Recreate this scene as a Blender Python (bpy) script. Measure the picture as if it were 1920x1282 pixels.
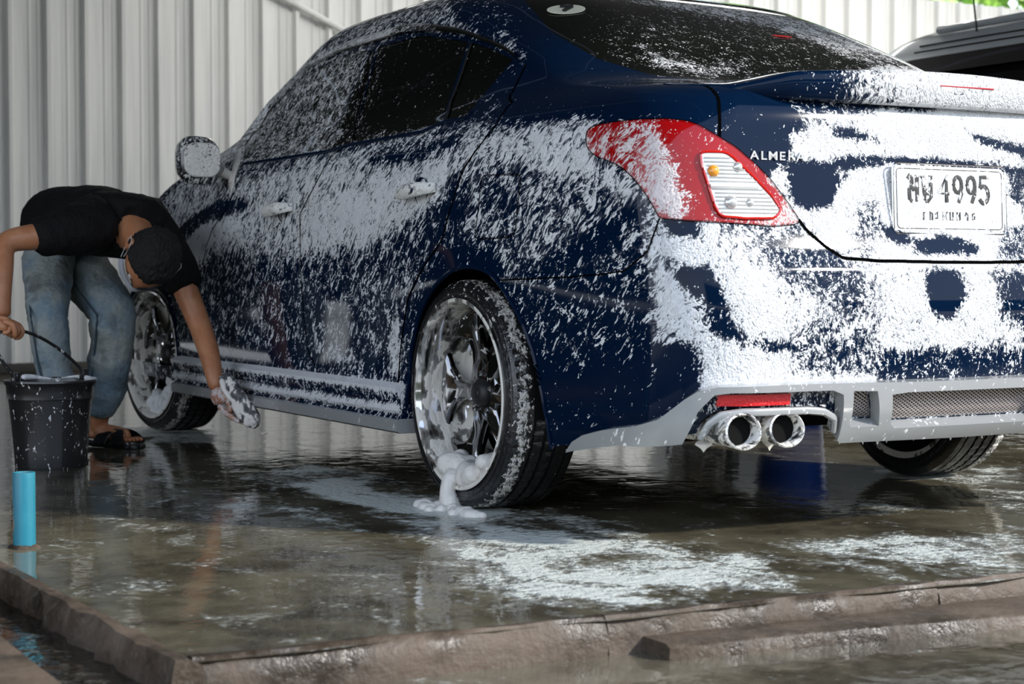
import bpy, bmesh, math, random
import numpy as np
from mathutils import Vector, Matrix, Euler
from mathutils.geometry import delaunay_2d_cdt
random.seed(7); rng = np.random.default_rng(7)
for o in list(bpy.data.objects): bpy.data.objects.remove(o)
SC = bpy.context.scene
COL = SC.collection
# ------------------------------------------------------------------ camera
cam = bpy.data.cameras.new('camera'); camera = bpy.data.objects.new('camera', cam); COL.objects.link(camera)
camera.location = (-2.9657, 2.9119, .5982)
camera.rotation_euler = (math.pi/2-.038, 0, -.5117-math.pi/2)
cam.sensor_width = 36; cam.lens = 61.37; cam.clip_end = 200
cam.dof.use_dof = True; cam.dof.focus_distance = 4.45; cam.dof.aperture_fstop = 5.6
SC.camera = camera
# ------------------------------------------------------------------ sky, sun, exposure
world = bpy.data.worlds.new('world'); SC.world = world; world.use_nodes = True
nt = world.node_tree; nt.nodes.clear()
wo = nt.nodes.new('ShaderNodeOutputWorld'); bg = nt.nodes.new('ShaderNodeBackground')
tc = nt.nodes.new('ShaderNodeTexCoord'); sp = nt.nodes.new('ShaderNodeSeparateXYZ'); cr = nt.nodes.new('ShaderNodeValToRGB')
nt.links.new(tc.outputs['Generated'], sp.inputs[0]); nt.links.new(sp.outputs['Z'], cr.inputs[0])
nt.links.new(cr.outputs[0], bg.inputs[0]); nt.links.new(bg.outputs[0], wo.inputs[0])
cr.color_ramp.elements[0].position = 0; cr.color_ramp.elements[0].color = (.90, .95, 1, 1)
cr.color_ramp.elements[1].position = .75; cr.color_ramp.elements[1].color = (.42, .58, .90, 1)
bg.inputs[1].default_value = 2.15
sun_d = bpy.data.lights.new('sun', 'SUN'); sun = bpy.data.objects.new('sun', sun_d); COL.objects.link(sun)
sun_d.energy = 4.2; sun_d.angle = math.radians(3); sun_d.color = (1, .95, .88)
sun.rotation_euler = Vector((-.70, -.60, .52)).to_track_quat('Z', 'Y').to_euler()
SC.view_settings.view_transform = 'Standard'; SC.view_settings.look = 'None'
SC.view_settings.exposure = 0.18; SC.view_settings.gamma = 1; SC.view_settings.use_curve_mapping = False
SC.cycles.max_bounces = 8; SC.cycles.caustics_reflective = False; SC.cycles.caustics_refractive = False
# ------------------------------------------------------------------ helpers
def tag(o, label=None, cat=None, group=None, kind=None):
    if label: o['label'] = label
    if cat: o['category'] = cat
    if group: o['group'] = group
    if kind: o['kind'] = kind
    return o
def thing(name, loc, label, cat, group=None, rotz=0):
    o = bpy.data.objects.new(name, None); COL.objects.link(o); o.location = loc; o.rotation_euler = (0, 0, rotz)
    o.empty_display_size = .1
    return tag(o, label, cat, group)
def mesh(name, V, Fc, mat, parent=None, smooth=True, world=True, label=None, nrm=None, sharp=None):
    """one mesh object; V in world coordinates when world is set, else in the parent's"""
    V = np.asarray(V, float)
    if parent is not None and world:
        M = np.array(wm(parent).inverted()); V = V @ M[:3,:3].T + M[:3,3]
    me = bpy.data.meshes.new(name); me.from_pydata(V.tolist(), [], [list(map(int, f)) for f in Fc]); me.validate()
    if smooth: me.polygons.foreach_set('use_smooth', [True]*len(me.polygons))
    if sharp: me.set_sharp_from_angle(angle=math.radians(sharp))
    if nrm is not None and len(nrm) == len(me.vertices): me.normals_split_custom_set_from_vertices(np.asarray(nrm, float).tolist())
    o = bpy.data.objects.new(name, me); COL.objects.link(o)
    if mat: me.materials.append(mat)
    if parent is not None: o.parent = parent
    if label: o['label'] = label
    return o
def wm(o):
    M = Matrix.LocRotScale(o.location, o.rotation_euler, o.scale)
    return wm(o.parent) @ M if o.parent else M
class B:
    """collects shapes for one mesh"""
    def __init__(s): s.v = []; s.f = []
    def add(s, V, Fc):
        n = len(s.v); s.v += [tuple(map(float, p)) for p in V]; s.f += [[i+n for i in f] for f in Fc]; return s
    def box(s, c, d, rot=None, bev=0):
        bm = bmesh.new(); bmesh.ops.create_cube(bm, size=1)
        for v in bm.verts: v.co = Vector((v.co.x*d[0], v.co.y*d[1], v.co.z*d[2]))
        if bev: bmesh.ops.bevel(bm, geom=bm.edges[:], offset=bev, segments=2, affect='EDGES', profile=.6)
        M = (rot.to_matrix() if rot else Matrix.Identity(3))
        s.add([M @ v.co + Vector(c) for v in bm.verts], [[v.index for v in f.verts] for f in bm.faces]); bm.free(); return s
    def lathe(s, prof, c=(0,0,0), axis='Z', n=48, closed=False, sy=1):
        V = []
        for r, h in prof:
            for k in range(n):
                a = 2*math.pi*k/n; x, y = r*math.cos(a), r*math.sin(a)*sy
                V.append({'Z': (x, y, h), 'Y': (x, h, y), 'X': (h, x, y)}[axis])
        m = len(prof); Fc = []
        for i in range(m if closed else m-1):
            for k in range(n):
                a, b = i*n+k, i*n+(k+1) % n; c2, d = ((i+1) % m)*n+(k+1) % n, ((i+1) % m)*n+k
                Fc.append([a, b, c2, d] if axis == 'Z' or axis == 'X' else [d, c2, b, a])
        return s.add([(p[0]+c[0], p[1]+c[1], p[2]+c[2]) for p in V], Fc)
    def tube(s, path, rad, n=10, sq=1, cap=True, up=(0,0,1)):
        P = [Vector(p) for p in path]; m = len(P); V = []
        R = [rad]*m if isinstance(rad, (int, float)) else list(rad)
        for i in range(m):
            t = (P[min(i+1, m-1)]-P[max(i-1, 0)]).normalized(); u = Vector(up)
            if abs(t.dot(u)) > .95: u = Vector((1, 0, 0)) if abs(t.x) < .9 else Vector((0, 1, 0))
            a = t.cross(u).normalized(); b = a.cross(t)
            for k in range(n):
                q = 2*math.pi*k/n; V.append(P[i]+a*R[i]*math.cos(q)+b*R[i]*sq*math.sin(q))
        Fc = [[i*n+k, i*n+(k+1) % n, (i+1)*n+(k+1) % n, (i+1)*n+k] for i in range(m-1) for k in range(n)]
        if cap: Fc += [list(range(n))[::-1], [(m-1)*n+k for k in range(n)]]
        return s.add(V, Fc)
    def loft(s, rings, cap=True):
        n = len(rings[0]); V = [p for r in rings for p in r]; m = len(rings)
        Fc = [[i*n+k, i*n+(k+1) % n, (i+1)*n+(k+1) % n, (i+1)*n+k] for i in range(m-1) for k in range(n)]
        if cap: Fc += [list(range(n))[::-1], [(m-1)*n+k for k in range(n)]]
        return s.add(V, Fc)
    def make(s, name, mat, parent=None, smooth=True, world=True, label=None, sharp=40):
        return mesh(name, s.v, s.f, mat, parent, smooth, world, label, sharp=sharp if smooth else None)
# ------------------------------------------------------------------ materials
class NT:
    def __init__(s, name):
        s.m = bpy.data.materials.new(name); s.m.use_nodes = True; s.t = s.m.node_tree; s.t.nodes.clear()
        s.out = s.n('ShaderNodeOutputMaterial')
    def n(s, typ, ins={}, **props):
        d = s.t.nodes.new(typ)
        for k, v in props.items(): setattr(d, k, v)
        for k, v in ins.items():
            if isinstance(v, bpy.types.NodeSocket): s.t.links.new(v, d.inputs[k])
            else: d.inputs[k].default_value = v
        return d
    def math(s, op, a, b=0.0, c=None, clamp=False):
        d = s.n('ShaderNodeMath', {0: a, 1: b}, operation=op, use_clamp=clamp)
        if c is not None:
            if isinstance(c, bpy.types.NodeSocket): s.t.links.new(c, d.inputs[2])
            else: d.inputs[2].default_value = c
        return d.outputs[0]
    def vec(s, op, a, b=(0,0,0), c=None):
        d = s.n('ShaderNodeVectorMath', {0: a, 1: b}, operation=op)
        if c is not None: s.t.links.new(c, d.inputs[2])
        return d.outputs['Value'] if op == 'DOT_PRODUCT' else d.outputs[0]
    def obj(s): return s.n('ShaderNodeTexCoord').outputs['Object']
    def noise(s, v, scale, detail=2, rough=.5, dist=0, out='Fac'):
        return s.n('ShaderNodeTexNoise', {'Vector': v, 'Scale': scale, 'Detail': detail, 'Roughness': rough, 'Distortion': dist}).outputs[out]
    def rng(s, v, a, b, c=0.0, d=1.0, interp='SMOOTHSTEP'):
        return s.n('ShaderNodeMapRange', {'Value': v, 'From Min': a, 'From Max': b, 'To Min': c, 'To Max': d}, interpolation_type=interp).outputs[0]
    def mix(s, f, a, b):
        d = s.n('ShaderNodeMix', data_type='RGBA')
        for k, v in ((0, f), (6, a), (7, b)):
            if isinstance(v, bpy.types.NodeSocket): s.t.links.new(v, d.inputs[k])
            else: d.inputs[k].default_value = v if k == 0 else (*v, 1)
        return d.outputs[2]
    def bump(s, h, dist=.01, strength=1.0): return s.n('ShaderNodeBump', {'Height': h, 'Distance': dist, 'Strength': strength}).outputs[0]
    def bsdf(s, color=(.5,.5,.5), rough=.5, metal=0, coat=0, **kw):
        ins = {'Roughness': rough, 'Metallic': metal, 'Coat Weight': coat, 'Coat Roughness': .03}
        ins['Base Color'] = color if isinstance(color, bpy.types.NodeSocket) else (*color, 1)
        ins.update(kw); return s.n('ShaderNodeBsdfPrincipled', ins)
    def end(s, sh):
        s.t.links.new(sh.outputs[0] if hasattr(sh, 'outputs') else sh, s.out.inputs[0]); return s.m
def plain(name, color, rough=.5, metal=0, coat=0, bump=None, vary=0, **kw):
    t = NT(name); c = color
    if vary:
        k = t.rng(t.noise(t.obj(), 6, 5, .6), .3, .7, 1-vary, 1+vary*.5)
        c = t.vec('SCALE', (*color,)); t.t.nodes[-1].inputs['Scale'].default_value = 1
        t.t.links.new(k, c.node.inputs['Scale'])
    if bump: kw['Normal'] = t.bump(t.noise(t.obj(), bump[0], 4), bump[1])
    return t.end(t.bsdf(c, rough, metal, coat, **kw))
def soapy(name, color, rough=.5, metal=0, coat=0, density=None, scale=1.0, k=.33, thick=.0035, d=(-.72, 0, .69), tint=(.88, .90, .92), bodybump=None, vary=.85, **kw):
    """a surface with soap lather splashed over it; density None reads the vertex attribute 'soap'"""
    t = NT(name); co = t.obj()
    dens = t.n('ShaderNodeAttribute', attribute_name='soap').outputs['Fac'] if density is None else density
    dv = Vector(d).normalized()
    dot = t.vec('DOT_PRODUCT', co, tuple(dv))
    sc = t.n('ShaderNodeCombineXYZ', {0: dot, 1: dot, 2: dot}).outputs[0]
    q = t.n('ShaderNodeVectorMath', {0: sc, 1: tuple(dv*(k-1)), 2: co}, operation='MULTIPLY_ADD').outputs[0]
    wob = t.noise(co, 9*scale, 2, out='Color')
    q = t.n('ShaderNodeVectorMath', {0: wob, 1: (.05,.05,.05), 2: q}, operation='MULTIPLY_ADD').outputs[0]
    n1 = t.noise(q, 78*scale, 2, .6); n3 = t.noise(q, 230*scale, 2, .5)
    n2 = t.noise(co, 20*scale, 5, .6)
    val = t.math('ADD', t.math('MULTIPLY', n1, .56), t.math('MULTIPLY', n3, .44))
    de = t.math('MULTIPLY_ADD', t.math('SUBTRACT', n2, .5), vary, dens)
    th = t.math('MULTIPLY_ADD', de, -.46, .745)
    mask = t.rng(val, t.math('SUBTRACT', th, .012), t.math('ADD', th, .018))
    hgt = t.math('ADD', t.rng(val, th, t.math('ADD', th, .25), interp='LINEAR'), t.math('MULTIPLY', n3, .2))
    nb = t.bump(hgt, thick)
    if bodybump: kw['Normal'] = t.bump(t.noise(co, bodybump[0], 3), bodybump[1])
    base = t.bsdf(color, rough, metal, coat, **kw)
    film = t.rng(val, t.math('SUBTRACT', th, .12), th, 0.75, 1.0)
    thin = t.math('MULTIPLY', t.rng(val, t.math('SUBTRACT', th, .11), th), t.rng(dens, .30, .70, 0, .34))
    mask = t.math('MAXIMUM', mask, thin)
    foam = t.bsdf(t.vec('MULTIPLY', t.n('ShaderNodeCombineXYZ', {0: film, 1: film, 2: film}).outputs[0], tint), .45, 0, 0, **{'Normal': nb, 'Specular IOR Level': .35})
    mx = t.n('ShaderNodeMixShader', {0: mask, 1: base.outputs[0], 2: foam.outputs[0]})
    return t.end(mx)
M = {}
M['paint'] = soapy('dark blue car paint', (.0010, .0085, .029), .35, 0, 1.0, scale=1.22, **{'Coat Roughness': .055, 'Coat IOR': 1.26, 'Specular IOR Level': 0.0})
M['glass'] = soapy('tinted window glass', (.004, .005, .004), .03, 0, 0, k=.45, scale=1.6, **{'IOR': 1.36})
M['lamp'] = soapy('red lamp plastic', (.36, .003, .005), .12, 0, 1.0, scale=1.2, **{'Coat IOR': 1.35, 'Specular IOR Level': 0.1}, tint=(.88,.80,.80))
M['black'] = plain('black rubber trim', (.012, .012, .013), .5)
M['gap'] = plain('panel gap', (.002, .002, .002), .8, **{'Specular IOR Level': 0.0})
M['liner'] = plain('wheel well liner', (.005, .005, .005), .85, **{'Specular IOR Level': 0.1})
M['silver'] = soapy('silver grey skirt paint', (.36, .37, .37), .3, .1, .6, density=.26, scale=.6, tint=(.86,.87,.86), vary=.9)
M['chrome'] = plain('chrome', (.75, .75, .76), .07, 1)
M['rimchrome'] = soapy('polished rim metal', (.62, .61, .60), .09, 1, 0, density=.60, scale=.17, k=.5, d=(0,0,1), tint=(.80,.77,.70), vary=1.3)
M['spokechrome'] = soapy('dark chrome spoke', (.28, .28, .29), .10, 1, 0, density=.24, scale=.34, k=.45, d=(0,0,1), tint=(.82,.81,.79), vary=1.0)
M['tire'] = soapy('wet tyre rubber', (.014, .014, .015), .28, 0, .25, density=None, scale=.8, k=.6, tint=(.72,.70,.66), vary=.9, bodybump=(60, .004))
M['foam'] = plain('soap lather', (.84, .85, .86), .5, bump=(70, .006), **{'Subsurface Weight': .25, 'Subsurface Radius': (.01,.01,.01), 'Subsurface Scale': .5})
M['foamcream'] = plain('creamy soap lather', (.80, .77, .72), .45, bump=(45, .006))
M['meshmetal'] = plain('grille mesh metal', (.62, .55, .52), .35, .6)
# ------------------------------------------------------------------ car surface
import numpy as np
class Curve:
    """monotone cubic through (t, value) pairs"""
    def __init__(s, pts):
        a = np.array(pts, float); s.x, s.y = a[:,0], a[:,1]
        h = np.diff(s.x); d = np.diff(s.y)/h
        m = np.zeros(len(s.x)); m[0], m[-1] = d[0], d[-1]
        for i in range(1, len(d)):
            if d[i-1]*d[i] > 0:
                w1, w2 = 2*h[i]+h[i-1], h[i]+2*h[i-1]
                m[i] = (w1+w2)/(w1/d[i-1]+w2/d[i])
        s.m = m
    def __call__(s, t):
        t = np.clip(np.asarray(t, float), s.x[0], s.x[-1])
        i = np.clip(np.searchsorted(s.x, t, side='right')-1, 0, len(s.x)-2)
        h = s.x[i+1]-s.x[i]; q = (t-s.x[i])/h
        return (s.y[i]*(1+2*q)*(1-q)**2 + s.m[i]*h*q*(1-q)**2
                + s.y[i+1]*q*q*(3-2*q) + s.m[i+1]*h*q*q*(q-1))
REAR = Curve([(.12,.24),(.20,.15),(.26,.09),(.32,.065),(.40,.055),(.52,.05),(.60,.062),(.66,.085),(.72,.102),(.80,.114),
              (.90,.127),(.98,.145),(1.01,.17),(1.03,.22),(1.045,.32),(1.06,.42),(1.08,.49),(1.12,.575),(1.20,.735),
              (1.29,.94),(1.37,1.15),(1.42,1.33),(1.45,1.49),(1.47,1.66),(1.485,1.88),(1.492,2.12)])
FRONT = Curve([(.12,4.2),(.2,4.30),(.3,4.38),(.5,4.42),(.62,4.40),(.70,4.33),(.76,4.20),(.80,4.05),(.85,3.88),(.90,3.74),(.95,3.61),(1.0,3.47),
               (1.03,3.39),(1.1,3.27),(1.2,3.11),(1.29,2.95),(1.37,2.80),(1.43,2.66),(1.46,2.53),(1.48,2.38),(1.492,2.16)])
WIDTH = Curve([(.12,.78),(.2,.815),(.3,.832),(.45,.84),(.6,.846),(.75,.845),(.85,.838),(.92,.825),(.97,.803),(1.01,.777),(1.06,.748),
               (1.15,.710),(1.24,.672),(1.32,.635),(1.37,.603),(1.41,.56),(1.44,.50),(1.46,.43),(1.475,.33),(1.485,.20),(1.492,.03)])
TAPER = Curve([(-.2,.20),(0,.125),(.2,.072),(.4,.036),(.7,.010),(1.0,0),(3.0,0),(3.5,.008),(4.0,.055),(4.45,.16)])
TAPER2 = Curve([(0,.17),(.5,.095),(1.0,.035),(1.5,.008),(2.0,0),(2.6,.012),(3.0,.045),(3.4,.10)])
RAD = Curve([(.12,.14),(.5,.15),(.7,.13),(.9,.13),(1.0,.15),(1.1,.22),(1.3,.26),(1.42,.22),(1.46,.15),(1.492,.02)])
YB = Curve([(.1,.07),(.7,.06),(1.0,.08),(1.1,.16),(1.3,.22),(1.5,.1)])      # plan curvature of the rear face
def sstep(a, b, x):
    t = np.clip((x-a)/(b-a), 0, 1); return t*t*(3-2*t)
def half_width(x, z):
    w = WIDTH(z) - TAPER(x) - TAPER2(x)*sstep(.98, 1.15, z)
    w = w + .016*np.exp(-((x-1.0)/.42)**2)*np.exp(-((z-.66)/.16)**2)
    w = w + .014*np.exp(-((x-3.6)/.42)**2)*np.exp(-((z-.66)/.16)**2)
    w = w - .006*np.exp(-((x-2.2)/.7)**2)*np.exp(-((z-.42)/.12)**2)
    return w
def F(x, y, z):
    k = RAD(z); ay = np.abs(y)
    a = ay - half_width(x, z)
    b = REAR(z) + YB(z)*y*y - x
    c = x - FRONT(z) + (.22+.2*sstep(.9,1.1,z))*y*y
    b = np.maximum(b, c)
    pa, pb = a+k, b+k
    return np.where((pa > 0) & (pb > 0), np.hypot(np.maximum(pa,0), np.maximum(pb,0))-k, np.maximum(a, b))
def spine(z):
    w = np.minimum(.36, WIDTH(z)*.5)
    r, f = REAR(z), FRONT(z)
    d = np.minimum(.55, (f-r)*.3)
    return r+d, f-d, w
def surf(u, z):
    """(u,z) on the left half, u 0 = rear centre line, 1..2 = rear corner, 2..5 = side, 5..6 = front corner, 7 = front centre"""
    u = np.asarray(u, float); z = np.asarray(z, float) + 0*u
    xr, xf, w = spine(z)
    ang = np.clip(u-1, 0, 1)*np.pi/2 + np.clip(u-5, 0, 1)*np.pi/2
    oy = np.where(u < 1, w*u, np.where(u > 6, w*(7-u), w))
    ox = xr + np.clip((u-2)/3, 0, 1)*(xf-xr)
    dx, dy = -np.cos(ang), np.sin(ang)
    lo = np.zeros_like(ox); hi = np.full_like(ox, 1.6)
    for _ in range(34):
        m = (lo+hi)/2; g = F(ox+dx*m, oy+dy*m, z) > 0
        hi = np.where(g, m, hi); lo = np.where(g, lo, m)
    m = (lo+hi)/2
    return np.stack([ox+dx*m, oy+dy*m, z], -1)
def normal(P):
    e = 2e-3; x, y, z = P[...,0], P[...,1], P[...,2]
    n = np.stack([F(x+e,y,z)-F(x-e,y,z), F(x,y+e,z)-F(x,y-e,z), F(x,y,z+e)-F(x,y,z-e)], -1)
    return n/np.maximum(np.linalg.norm(n, axis=-1, keepdims=True), 1e-9)
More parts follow.
